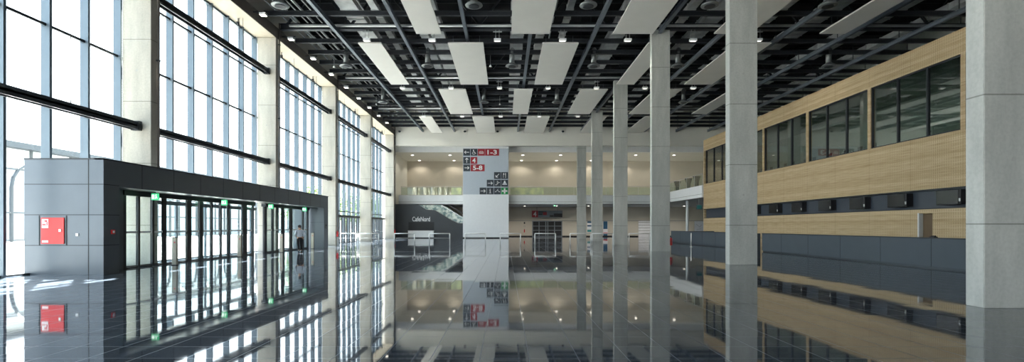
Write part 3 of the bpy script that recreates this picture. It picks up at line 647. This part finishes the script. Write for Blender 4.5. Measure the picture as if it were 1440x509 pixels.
for k, (a, b) in enumerate(zip(ps, ps[1:])):
    a += .13; b = min(b-.13, WY1-.3)
    if b-a < 1: continue
    t = thing('window_%d' % n, 'dark framed triple window high in the timber volume, %s the camera' % ORD[k], 'window', (WX, a, WA), kind='structure'); n += 1
    MB().box(WX+.08, WX+.2, a, b, WA, WA+.07).box(WX+.08, WX+.2, a, b, WB-.07, WB).build('frame', 'dark_frame', t)
    for q in range(4):
        y = a+(b-a)*q/3; MB().box(WX+.06, WX+.2, y-.05, y+.05, WA, WB).build('mullion', 'dark_frame', t)
    MB().box(WX+.12, WX+.14, a, b, WA, WB).build('glass', 'hall_glass', t)
# small timber door
t = thing('door_20', 'narrow timber door with pale steel edge in the timber wall behind the desk', 'door', (WX, 26.4, 0), kind='structure')
MB().box(WX+.20, WX+.26, 26.0, 26.85, 0, 2.36).build('door_leaf', 'timber_dark', t)
MB().box(WX-.02, WX+.2, 26.83, 26.93, 0, 2.40).build('frame', 'steel', t); MB().box(WX+.1, WX+.14, 26.1, 26.16, 1.0, 1.2).build('door_handle', 'steel', t)
# monitors in the dark band
for k, x in enumerate((1354.7, 1278, 1219, 1171, 1130, 1096, 1066.5)):
    y = WX*F/(x-VX)
    t = thing('wall_monitor', 'black monitor in the dark band of the timber wall, %s the camera' % ORD[k], 'monitor', (WX, y, 2.9), 'monitors in the dark band')
    t.rotation_euler = (0, 0, 0)
    m = MB().box(WX-.10, WX-.02, y+.12, y+1.42, 2.76, 3.50); m.build('casing', 'black', t, bevel=.01)
    MB().box(WX-.112, WX-.10, y+.16, y+1.38, 2.80, 3.46).build('screen', 'screen', t)
    MB().box(WX-.02, WX+.22, y+.6, y+.9, 3.0, 3.3).build('bracket', 'dark_frame', t)
    MB().box(WX-.14, WX+.22, y-.02, y+.07, 2.78, 3.48).build('side_arm', 'black', t)
    MB().box(WX-.17, WX-.14, y-.01, y+.06, 2.9, 3.05).build('cable_plug', 'steel', t)
# desks
def desk(y0, y1, label):
    t = thing('reception_desk', label, 'reception desk', (17.4, y0, 0))
    MB().box(17.30, 17.42, y0, y1, .08, 1.2).build('front_panel', 'desk', t)
    MB().box(17.36, 17.42, y0, y1, 0, .08).build('plinth', 'bar', t)
    MB().box(17.28, 17.7, y0, y1, 1.2, 1.24).build('counter_top', 'dark_frame', t)
    MB().box(17.42, 18.2, y0+.1, y1-.1, .72, .76).build('work_shelf', 'desk', t)
    for y in (y0, y1-.06): MB().box(17.42, 18.2, y, y+.06, 0, 1.2).build('side_panel', 'desk', t)
    k = y0+2.8
    while k < y1: MB().box(17.294, 17.31, k-.006, k+.006, .08, 1.2).build('panel_joint', 'joint', t); k += 2.8
desk(15.0, 34.2, 'long dark grey reception desk in front of the near timber wall')
desk(36.2, 53.0, 'far dark grey reception desk beyond the second right column')
t = struct('wall_low', MB().box(17.5, 33.6, 53.2, 53.5, 0, 1.2), 'desk', 'low dark wall closing the far end of the desks')
t = thing('desk_phone', 'small black device on the near reception desk by the narrow door', 'phone', (17.6, 20.8, 1.24))
MB().box(17.5, 17.66, 20.7, 20.95, 1.24, 1.28).build('base', 'black', t, bevel=.008); MB().tube((17.58, 20.72, 1.30), (17.58, 20.93, 1.30), .025, n=8).build('handset', 'black', t)
# walkway column, planters, screens beyond
t = thing('round_support', 'slim white round column under the white walkway', 'column', (px(966.5, 60), 60, 0))
MB().tube((px(966.5, 64), 64, 0), (px(966.5, 64), 64, 4.93), .17, n=20).build('shaft', 'white_metal', t, smooth=True); MB().tube((px(966.5, 64), 64, 0), (px(966.5, 64), 64, .1), .22, n=20).build('base_ring', 'frame_out', t)
for k, (x, Y) in enumerate(((951.5, 66.5), (967, 62.5), (978.5, 59.8))):
    X = px(x, Y)+.1; X = max(X, 22.35)
    t = thing('tapered_planter', 'dark tapered planter behind the walkway railing, %s from the timber volume' % NTH[2-k], 'planter', (X, Y, 6.28), 'planters on the walkway')
    MB().lathe([(.22, 0), (.25, .7), (.42, 1.25), (.46, 1.3)], (X, Y, 6.28), n=4 if k == 9 else 18).build('pot', 'planter', t); MB().lathe([(.36, 0), (.3, .07)], (X, Y, 7.53)).build('soil', 'bark', t)
t = thing('hanging_screen', 'small pale screen hanging below the walkway', 'screen', (px(983, 60), 60, 4))
MB().box(px(979, 60), px(987.5, 60), 60, 60.08, pz(294.5, 60), pz(288, 60)).build('casing', 'frame_out', t); MB().box(px(980.2, 60), px(986.6, 60), 59.98, 60, pz(293.6, 60), pz(288.8, 60)).build('display', 'poster_teal', t); MB().tube((px(983, 60), 60.04, pz(288, 60)), (px(983, 60), 60.04, 4.93), .02, n=8).build('drop_rod', 'steel', t)
t = thing('display_board', 'white board with a faint sketch beside the far end of the timber volume', 'board', (px(983, 65), 65, 0))
MB().box(px(976.8, 65), px(990, 65), 65, 65.06, .4, pz(311, 65)).build('board', 'poster_white', t)
MB().beam((px(979, 65), 64.99, 2.0), (px(984, 65), 64.99, 1.6), .012, .03).beam((px(984, 65), 64.99, 1.6), (px(987, 65), 64.99, 1.95), .012, .03).beam((px(980, 65), 64.99, 1.3), (px(986, 65), 64.99, 1.4), .012, .03).build('sketch_line', 'panel_edge', t)
for x in (978, 988.5): MB().box(px(x, 65)-.03, px(x, 65)+.03, 65.06, 65.12, 0, .6).build('foot', 'steel', t)
# chairs behind the upper windows
t0 = thing('cafe_chair', 'x', 'chair', (23.2, 31.5, 5.9), 'chairs behind the upper windows')
def mkchair(t):
    x, y, z = t.location
    MB().box(x-.22, x+.22, y-.22, y+.22, z+.44, z+.48).build('seat', 'room_dark', t)
    MB().box(x-.24, x-.20, y-.20, y+.20, z+.72, z+.98).build('backrest', 'beam_face', t)
    for a in (-.2, .2):
        for b in (-.2, .2): MB().tube((x+a, y+b, z), (x+a, y+b, z+(.9 if a < 0 else .44)), .016, n=6).build('leg', 'steel', t)
mkchair(t0)
cspots = [31.6, 33.0, 34.5, 35.9, 37.9, 39.2, 40.5, 41.8, 44.2, 45.6]
for k, y in enumerate(cspots):
    lab = 'metal cafe chair behind the upper timber wall windows, %s the camera' % ORD[k]
    if k == 0: t0['label'] = lab; t0.location.y = y
    else: dup(t0, (23.2+.1*(k % 3), y, 5.9), lab)

# ------------------------------------------------------------------ ceiling services
chX = [-11.5+4.4*k for k in range(0, 11)]
for k, X in enumerate(chX):
    t = thing('ceiling_chord', 'long grey steel ceiling rail running into the hall, %s from the window wall' % NTH[k], 'ceiling rail', (X, 20, 14.85), 'long ceiling rails')
    MB().box(X-.11, X+.11, 16, YB, 14.84, 14.90).box(X-.03, X+.03, 16, YB, 14.90, 15.06).box(X-.11, X+.11, 16, YB, 15.06, 15.12).build('rail', 'chord', t)
    for i in range(0, 6):
        for dy in (0, 6):
            y = 17+12*i*.8+dy*.8
            MB().tube((X, y, 15.12), (X, y, 18.6), .03, n=6).build('hanger_rod', 'roof_steel', t)
ys = []
y = 22.75-4.8
k = 0
while y < YB-.6:
    main = abs(((y-22.75)/12) - round((y-22.75)/12)) < .01
    if main:
        t = thing('roof_truss', 'deep dark steel roof truss over the %s column line' % ORD[round((y-22.75)/12)], 'roof truss', (0, y, 15.2), 'roof trusses')
        MB().box(-15.4, 33.6, y-.16, y+.16, 15.14, 15.2).box(-15.4, 33.6, y-.03, y+.03, 15.2, 15.5).box(-15.4, 33.6, y-.16, y+.16, 15.5, 15.56).build('bottom_chord', 'roof_steel', t)
        MB().box(-15.4, 33.6, y-.16, y+.16, 18.2, 18.5).build('top_chord', 'roof_steel', t)
        x = -15.0; s = 0
        while x < 31:
            MB().beam((x, y, 15.5 if s % 2 == 0 else 18.25), (x+2.2, y, 18.25 if s % 2 == 0 else 15.5), .14, .14).build('diagonal', 'roof_steel', t); x += 2.2; s += 1
        MB().tube((-14.6, y-.5, 15.26), (33.4, y-.5, 15.26), .09, n=12).build('cross_pipe', 'pipe', t, smooth=True)
    else:
        t = thing('ceiling_beam', 'dark cross beam of the open ceiling, %s the camera' % (NTH[k] + ' from'), 'ceiling beam', (0, y, 15.15), 'dark cross beams')
        MB().box(-15.4, 33.6, y-.10, y+.10, 15.13, 15.17).box(-15.4, 33.6, y-.02, y+.02, 15.17, 15.40).box(-15.4, 33.6, y-.10, y+.10, 15.40, 15.44).build('beam', 'roof_steel', t)
        MB().tube((-15.3, y+.3, 15.5), (33.4, y+.3, 15.5), .025, n=6).build('conduit', 'chord', t)
        k += 1
    y += 2.4
# upper purlins
for i in range(26):
    y = 20+2.1*i
    o = MB().box(-16.9, 33.6, y-.06, y+.06, 17.9, 18.2).build('roof_purlin', 'roof_steel')
    tag(o, 'dark roof purlin high above the open ceiling, %s from the camera' % NTH[i], 'roof beam', 'roof purlins')
# long ducts
random.seed(3)
dl = [(-10.15, 1.15, .5), (-8.5, .45, .3), (-6.0, .6, .4), (-5.0, 1.0, .45), (.85, .95, .5), (2.55, .55, .35), (4.2, .4, .3), (8.25, 1.05, .5), (12.1, .5, .35), (14.15, 1.1, .5), (18.0, .6, .4), (21.3, 1.1, .5), (25.5, 1.2, .5), (29.2, .8, .4)]
for k, (X, wd, ht) in enumerate(dl):
    t = thing('air_duct', 'long silver air duct above the ceiling rails, %s from the window wall' % NTH[k], 'air duct', (X, 20, 16.2), 'long silver ducts')
    y = 18; m = MB()
    while y < YB-1.6:
        m.box(X-wd/2, X+wd/2, y, y+1.45, 15.8, 15.8+ht).box(X-wd/2-.04, X+wd/2+.04, y+1.44, y+1.51, 15.77, 15.83+ht); y += 1.5
    m.build('duct_run', 'duct', t)
# pipes along the window side
for k, (X, z, r_) in enumerate(((-14.9, 15.7, .04), (-14.6, 15.9, .06), (-14.2, 15.7, .05), (-13.9, 16.0, .04), (-13.3, 15.8, .08), (-12.8, 15.9, .04), (-9.2, 15.7, .04), (3.2, 15.6, .05), (7.4, 15.7, .04), (13.2, 15.7, .06))):
    o = MB().tube((X, 16, z), (X, YB, z), r_, n=8).build('service_pipe', 'pipe', smooth=True)
    tag(o, 'thin pale service pipe running along the ceiling, %s from the window wall' % NTH[k], 'pipe', 'ceiling service pipes')
# air diffusers
dif = [(-12.8, 28.8), (-1.8, 28.8), (4.7, 28.8), (11.6, 28.8), (18.3, 28.8), (-12.5, 39.7), (-6.1, 39.7), (.5, 39.7), (6.9, 39.7), (13.5, 39.7), (25.3, 39.7), (-12.4, 51.3), (-2.2, 51.3), (18.0, 51.3), (5.2, 51.3)]
t0 = thing('air_diffuser', 'x', 'air outlet', (dif[0][0], dif[0][1], 14.2), 'round air outlets')
x, y = dif[0]
MB().tube((x, y, 14.45), (x, y, 15.5), .2, n=18).build('duct_stub', 'outlet', t0, smooth=True)
MB().tube((x, y, 15.45), (x+.12, y+.03, 15.56), .2, n=18).build('elbow', 'outlet', t0, smooth=True)
MB().lathe([(.2, .28), (.3, .2), (.46, .1), (.5, .04), (.48, 0), (.2, .02)], (x, y, 14.22), n=24).build('outlet_ring', 'outlet', t0, smooth=True)
MB().lathe([(.3, .0), (.3, .03)], (x, y, 14.17), n=20).build('grille', 'dark_frame', t0)
rowname = {28.8: 'nearest row', 39.7: 'middle row', 51.3: 'farthest row'}
cnt = {}
for k, (X, Y) in enumerate(sorted(dif, key=lambda p: (p[1], p[0]))):
    c = cnt.get(Y, 0); cnt[Y] = c+1
    lab = 'silver round air outlet hanging in the ceiling, %s, %s from the left' % (rowname[Y], NTH[c])
    if k == 0: t0['label'] = lab
    else: dup(t0, (X, Y, 14.2), lab)
# acoustic panels
PZ = 14.45
rows = [(23.3, 33.6, [(-5.92, -4.25), (.38, 2.91), (7.1, 9.75), (13.8, 16.2), (20.8, 22.5)]),
        (35.33, 45.6, [(-10.3, -8.66), (-4.04, -1.55), (2.58, 5.1), (9.95, 11.55), (16.05, 18.55)]),
        (47.27, 57.6, [(-6.27, -3.71), (.79, 2.53), (7.0, 9.55), (13.95, 16.45), (21.1, 22.8)]),
        (58.9, 69.2, [(-10.1, -8.6), (-3.9, -1.4), (2.5, 5.15), (10.1, 11.8), (16.2, 18.6)])]
for r_, (ya, yb, xs) in enumerate(rows):
    for k, (a, b) in enumerate(xs):
        t = thing('ceiling_panel', 'pale flat acoustic panel hung under the open ceiling, %s row, %s from the left' % (ORD[r_], NTH[k]), 'ceiling panel', ((a+b)/2, ya, PZ), 'hanging ceiling panels')
        MB().box(a, b, ya, yb, PZ, PZ+.07).build('board', 'panel', t, bevel=.008)
        MB().box(a+.04, b-.04, ya+.05, yb-.05, PZ+.07, PZ+.12).build('back_frame', 'panel_edge', t)
        for x in (a+.3, b-.3):
            for y in (ya+.8, yb-.8): MB().tube((x, y, PZ+.12), (x, y, 15.3), .012, n=6).build('suspension_rod', 'chord', t)
# square pendants between the panel rows
pend = None
for r_, Y in enumerate((34.66, 46.66, 58.66)):
    for k in range(7):
        X = -9.48+4.46*k
        lab = 'small white square ceiling luminaire in the %s gap between panel rows, %s from the left' % (ORD[r_].replace(' nearest', ''), NTH[k])
        if pend is None:
            pend = t = thing('ceiling_light', lab, 'ceiling light', (X, Y, 14.35), 'square ceiling lights')
            MB().box(X-.24, X+.24, Y-.14, Y+.14, 14.36, 14.52).build('housing', 'white_metal', t, bevel=.01)
            MB().box(X-.17, X+.17, Y-.09, Y+.09, 14.345, 14.36).build('lens', 'lamp_soft', t)
            for q in (-.12, .12): MB().tube((X+q, Y, 14.52), (X+q, Y, 15.14), .018, n=6).build('rod', 'pipe', t)
            MB().box(X-.3, X+.3, Y-.04, Y+.04, 14.98, 15.03).build('cross_bar', 'pipe', t)
        else: dup(pend, (X, Y, 14.35), lab)
        l = bpy.data.lights.new('luminaire_light', 'SPOT'); l.energy = 260; l.spot_size = 2.4; l.spot_blend = .6; l.shadow_soft_size = .25; l.color = (1, .97, .92)
        lo = bpy.data.objects.new('luminaire_light', l); COL.objects.link(lo); lo.location = (X, Y, 14.30)
# glowing downlights along the left beam
first = None
for k in range(11):
    X, Y = -14.8, 22.9+4.03*k
    lab = 'glowing downlight along the left beam, %s the camera' % (ORD[k] if k < 14 else NTH[k])
    if first is None:
        first = t = thing('beam_downlight', lab, 'ceiling light', (X, Y, 14.55), 'downlights along the left beam')
        MB().box(X-.19, X+.19, Y-.17, Y+.17, 14.58, 14.72).build('housing', 'white_metal', t, bevel=.01)
        MB().box(X-.15, X+.15, Y-.13, Y+.13, 14.56, 14.58).build('lens', 'lamp', t)
        MB().box(X-.62, X+.3, Y-.03, Y+.03, 14.76, 14.82).build('arm', 'dark_frame', t)
    else: dup(first, (X, Y, 14.55), lab)
# little spot lamps under the beam soffit
first = None
for k in range(8):
    X, Y = -16.35, 25+6*k
    lab = 'small black spotlight under the beige beam by the windows, %s the camera' % ORD[k]
    if first is None:
        first = t = thing('window_spotlight', lab, 'spotlight', (X, Y, 14.1), 'black spotlights at the windows')
        MB().tube((X, Y, 14.2), (X, Y, 14.42), .03, n=8).build('stem', 'black', t)
        MB().tube((X, Y-.05, 14.2), (X, Y+.02, 13.95), .10, .06, n=12).build('lamp_head', 'black', t)
    else: dup(first, (X, Y, 14.1), lab)
# domes on the bulkhead
first = None
for k in range(9):
    X = px(561.7, 70.2)+4.53*k; Y = 70.2
    lab = 'small dark dome fitting on top of the white end bulkhead, %s from the left' % NTH[k]
    if first is None:
        first = t = thing('bulkhead_spotlight', lab, 'spotlight', (X, Y, 14.85), 'fittings on the bulkhead')
        MB().lathe([(.04, .12), (.16, .08), (.2, 0), (.14, -.1), (.04, -.14)], (X, Y, 14.85), n=14).build('dome', 'dark_frame', t, smooth=True)
        MB().box(X-.05, X+.05, Y, YB, 14.93, 14.99).build('arm', 'dark_frame', t)
    else: dup(first, (X, Y, 14.85), lab)
# hanging detectors
first = None
for k, (X, Y) in enumerate(((-13.6, 40.2), (-1.2, 40.0), (-13.4, 52.5), (-.6, 52.6), (11.9, 62.5))):
    lab = 'slim white detector rod hanging from the dark ceiling, %s counting from the near left' % NTH[k]
    if first is None:
        first = t = thing('hanging_detector', lab, 'detector', (X, Y, 14.3), 'hanging detectors')
        MB().tube((X, Y, 14.45), (X, Y, 15.2), .018, n=6).build('rod', 'pipe', t); MB().lathe([(.03, .16), (.09, .05), (.09, 0)], (X, Y, 14.3), n=12).build('head', 'white_metal', t)
    else: dup(first, (X, Y, 14.3), lab)
# gallery downlights
first = None
gx = [-14.4, -8.6, 2.65, 8.5, 14.3, 20.1, 26]
for ri, Y in enumerate((78.3, 84.6)):
    for k, X in enumerate(gx):
        lab = 'glowing round downlight in the gallery ceiling, %s row, %s from the left' % (('front', 'back')[ri], NTH[k])
        if first is None:
            first = t = thing('gallery_downlight', lab, 'ceiling light', (X, Y, 12.7), 'gallery downlights')
            MB().lathe([(.3, 0), (.3, .05)], (X, Y, 12.69), n=20).build('ring', 'white_metal', t); MB().lathe([(.2, 0), (.2, .02)], (X, Y, 12.672), n=20).build('lens', 'lamp', t)
        else: dup(first, (X, Y, 12.7), lab)
        l = bpy.data.lights.new('gallery_light', 'SPOT'); l.energy = 110; l.spot_size = 2.5; l.spot_blend = .5; l.shadow_soft_size = .2; l.color = (1, .93, .82)
        lo = bpy.data.objects.new('gallery_light', l); COL.objects.link(lo); lo.location = (X, Y, 12.62)
# lamps under the gallery slab
for k in range(7):
    X = -2+5*k
    o = thing('slab_downlight', 'round recessed downlight under the gallery slab, %s from the cafe' % NTH[k], 'ceiling light', (X, 79.5, 4.9), 'downlights under the slab')
    MB().lathe([(.2, 0), (.2, .03)], (X, 79.5, 4.90), n=16).build('ring', 'white_metal', o); MB().lathe([(.14, 0), (.14, .01)], (X, 79.5, 4.885), n=16).build('lens', 'lamp', o)
    l = bpy.data.lights.new('slab_light', 'SPOT'); l.energy = 200; l.spot_size = 2.7; l.spot_blend = .6; l.shadow_soft_size = .15; l.color = (1, .93, .84)
    lo = bpy.data.objects.new('slab_light', l); COL.objects.link(lo); lo.location = (X, 79.5, 4.82)

# ------------------------------------------------------------------ outside
og = tag(MB().box(-260, XF-.31, -80, 320, -.25, -.02).build('outdoor_ground', 'paving'), 'pale sunlit paving outside the windows', 'ground', kind='structure')
t = thing('neighbouring_building', 'long pale low building outside the left windows with arched canopy frames', 'building', (-62, 60, 0))
MB().box(-80, -62, 10, 190, 0, 11.5).build('wall', 'facade_out', t)
MB().box(-80, -60.5, 10, 190, 11.5, 12.2).build('roof_edge', 'frame_dark', t)
for k in range(30):
    MB().box(-62.1, -61.9, 12+6*k, 12.4+6*k, 0, 11.5).build('pilaster', 'frame_dark', t)
for k in range(12):
    y = 30+7*k; m = MB(); pr = None
    for q in range(9):
        a = math.pi*q/8; p = (-54+0*q, y-2.6*math.cos(a), 6.0+2.8*math.sin(a))
        if pr: m.tube(pr, p, .18, n=8)
        pr = p
    m.tube((-54, y-2.6, 0), (-54, y-2.6, 6), .18, n=8).tube((-54, y+2.6, 0), (-54, y+2.6, 6), .18, n=8)
    m.build('canopy_arch', 'frame_dark', t)
for z in (3.2, 8.0): MB().box(-54.1, -53.9, 26, 112, z-.1, z+.1).build('canopy_beam', 'frame_dark', t)
random.seed(11)
def tree_mesh(seed):
    random.seed(seed); m = MB()
    cl = [(random.gauss(0, 1.4), random.gauss(0, 1.4), random.uniform(3.2, 7.6)) for _ in range(22)]
    for c in cl:
        for _ in range(75):
            v = Vector((random.gauss(0, .7), random.gauss(0, .7), random.gauss(0, .55)))+Vector(c)
            u = Vector((random.uniform(-1, 1), random.uniform(-1, 1), random.uniform(-1, 1))).normalized()*.2; q = u.orthogonal().normalized()*.14
            vs = [m.bm.verts.new(v+a*u+b*q) for a, b in ((-1, 0), (0, -1), (1, 0), (0, 1))]; m.bm.faces.new(vs)
    return m
tr0 = thing('leafy_tree', 'x', 'tree', (0, 0, 0), 'trees outside the far windows')
tree_mesh(5).build('foliage', 'leaf', tr0); MB().tube((0, 0, 0), (0, 0, 5.5), .18, .08, n=10).tube((0, 0, 3), (1.2, .3, 5.6), .08, .03, n=8).tube((0, 0, 3.4), (-1, -.6, 6), .08, .03, n=8).build('trunk', 'bark', tr0)
tsp = [(-31+random.uniform(-2, 2), 80+11*k) for k in range(9)]
for k, p in enumerate(tsp):
    lab = 'leafy green tree outside beyond the far left windows, %s the hall' % ORD[k]
    if k == 0: tr0['label'] = lab; tr0.location = (p[0], p[1], 0)
    else:
        q = dup(tr0, (p[0], p[1], 0), lab); q.rotation_euler.z = k*1.3; s_ = random.uniform(.9, 1.15); q.scale = (s_, s_, s_)

# ------------------------------------------------------------------ the person
def skin_obj(name, verts, edges, radii, mat, parent, sub=2, root=0):
    me = bpy.data.meshes.new(name); me.from_pydata(verts, edges, []); o = bpy.data.objects.new(name, me); COL.objects.link(o); o.parent = parent
    me.materials.append(M[mat])
    md = o.modifiers.new('skin', 'SKIN'); sv = me.skin_vertices[0].data if me.skin_vertices else None
    if sv is None:
        bm = bmesh.new(); bm.from_mesh(me); bm.verts.layers.skin.verify(); bm.to_mesh(me); bm.free(); sv = me.skin_vertices[0].data
    for i, r_ in enumerate(radii):
        sv[i].radius = r_ if isinstance(r_, tuple) else (r_, r_); sv[i].use_root = (i == root)
    md.use_smooth_shade = True
    ss = o.modifiers.new('sub', 'SUBSURF'); ss.levels = sub; ss.render_levels = sub
    return o
PX, PYY = px(421.5, 34.0), 34.0
pn = thing('person', 'person in a light shirt and dark trousers walking into the glass lobby doors', 'person', (PX, PYY, 0))
pn.scale = (1.2, 1.15, 1)
pn.rotation_euler.z = math.radians(35)                      # faces away and towards the doors (+Y local is forward)
# local frame: +Y forward, +X right
V = [(0, 0, .95), (0, .01, 1.08), (0, .02, 1.25), (0, .01, 1.42), (0, .03, 1.52), (0, .05, 1.60), (0, .06, 1.69),       # 0-6 trunk, head
     (.17, 0, 1.41), (.22, -.05, 1.14), (.20, .12, .96),                                                                  # 7-9 right arm
     (-.17, 0, 1.41), (-.23, -.02, 1.13), (-.16, .20, 1.05),                                                              # 10-12 left arm
     (.09, 0, .90), (.10, .10, .50), (.10, .06, .09), (.11, .19, .04),                                                    # 13-16 right leg
     (-.09, 0, .90), (-.09, -.04, .50), (-.09, -.22, .12), (-.09, -.12, .04)]                                             # 17-20 left leg
E = [(0, 1), (1, 2), (2, 3), (3, 4), (4, 5), (5, 6), (3, 7), (7, 8), (8, 9), (3, 10), (10, 11), (11, 12), (0, 13), (13, 14), (14, 15), (15, 16), (0, 17), (17, 18), (18, 19), (19, 20)]
n0 = len(V)
Rr = [(.13, .10), (.115, .09), (.13, .10), (.12, .08), (.05, .05), (.07, .085), (.075, .09), .055, .042, .028, .055, .042, .028, .082, .055, .036, .03, .082, .055, .036, .03]
for hand, wi, d in ((1, 9, Vector((0, .25, -.97))), (-1, 12, Vector((.35, .9, -.2)))):
    wv = Vector(V[wi]); d = d.normalized(); sd_ = Vector((1, 0, 0)) if hand == 1 else Vector((0, .2, 1)).normalized()
    sd_ = (sd_-d*sd_.dot(d)).normalized(); V.append(tuple(wv+d*.06)); palm = len(V)-1; E.append((wi, palm)); Rr.append((.03, .022))
    for f in range(4):
        b = wv+d*.10+sd_*(.027-.018*f); L_ = (.068, .078, .074, .058)[f]; cu = d.cross(sd_)*(-.012*hand)
        V.append(tuple(b)); V.append(tuple(b+d*L_*.5+cu)); V.append(tuple(b+d*L_*.9+cu*2.4)); i = len(V)
        E += [(palm, i-3), (i-3, i-2), (i-2, i-1)]; Rr += [.0095, .0085, .007]
    V.append(tuple(wv+d*.05+sd_*.04)); V.append(tuple(wv+d*.09+sd_*.055)); i = len(V); E += [(palm, i-2), (i-2, i-1)]; Rr += [.011, .008]
skin_obj('body', V, E, Rr, 'skin', pn)
sh = skin_obj('shirt', [V[0], V[1], V[2], V[3], V[7], V[8], (.205, .06, 1.02), V[10], V[11], (-.18, .13, 1.07), (0, .02, 1.47)], [(0, 1), (1, 2), (2, 3), (3, 4), (4, 5), (5, 6), (3, 7), (7, 8), (8, 9), (3, 10)],
         [(.165, .13), (.155, .125), (.165, .13), (.15, .105), .078, .064, .052, .078, .064, .052, .065], 'shirt', pn)
tr = skin_obj('trousers', [V[0], V[13], V[14], V[15], V[17], V[18], V[19], (0, 0, 1.02)], [(0, 1), (1, 2), (2, 3), (0, 4), (4, 5), (5, 6), (0, 7)], [(.155, .125), .105, .078, .062, .105, .078, .062, (.15, .12)], 'trousers', pn)
def local(mb, name, mat, parent, sm=True):
    me = bpy.data.meshes.new(name); bmesh.ops.recalc_face_normals(mb.bm, faces=mb.bm.faces[:]); mb.bm.to_mesh(me); mb.bm.free(); me.materials.append(M[mat])
    for p in me.polygons: p.use_smooth = sm
    o = bpy.data.objects.new(name, me); COL.objects.link(o); o.parent = parent; return o
local(MB().sphere((0, .055, 1.655), .098, (.84, 1.02, 1.24)), 'head', 'skin', pn)
local(MB().sphere((0, .035, 1.685), .104, (.9, 1.02, 1.08)).sphere((0, -.065, 1.66), .045, (1, .9, 1.1)), 'hair', 'hair', pn)
local(MB().sphere((0, .162, 1.64), .016, (.8, 1.1, 1.5)), 'nose', 'skin', pn)
for s_ in (-1, 1):
    local(MB().sphere((.082*s_, .05, 1.65), .02, (.5, 1, 1.5)), 'ear', 'skin', pn); local(MB().sphere((.032*s_, .145, 1.665), .011), 'eye', 'hair', pn)
local(MB().sphere((0, .148, 1.595), .014, (1.8, .5, .5)), 'mouth', 'sign_red', pn)
local(MB().sphere((.11, .13, .045), .06, (.85, 2.1, .75)), 'shoe', 'shoe', pn); local(MB().sphere((-.09, -.17, .06), .06, (.85, 2.0, .8)), 'shoe', 'shoe', pn)
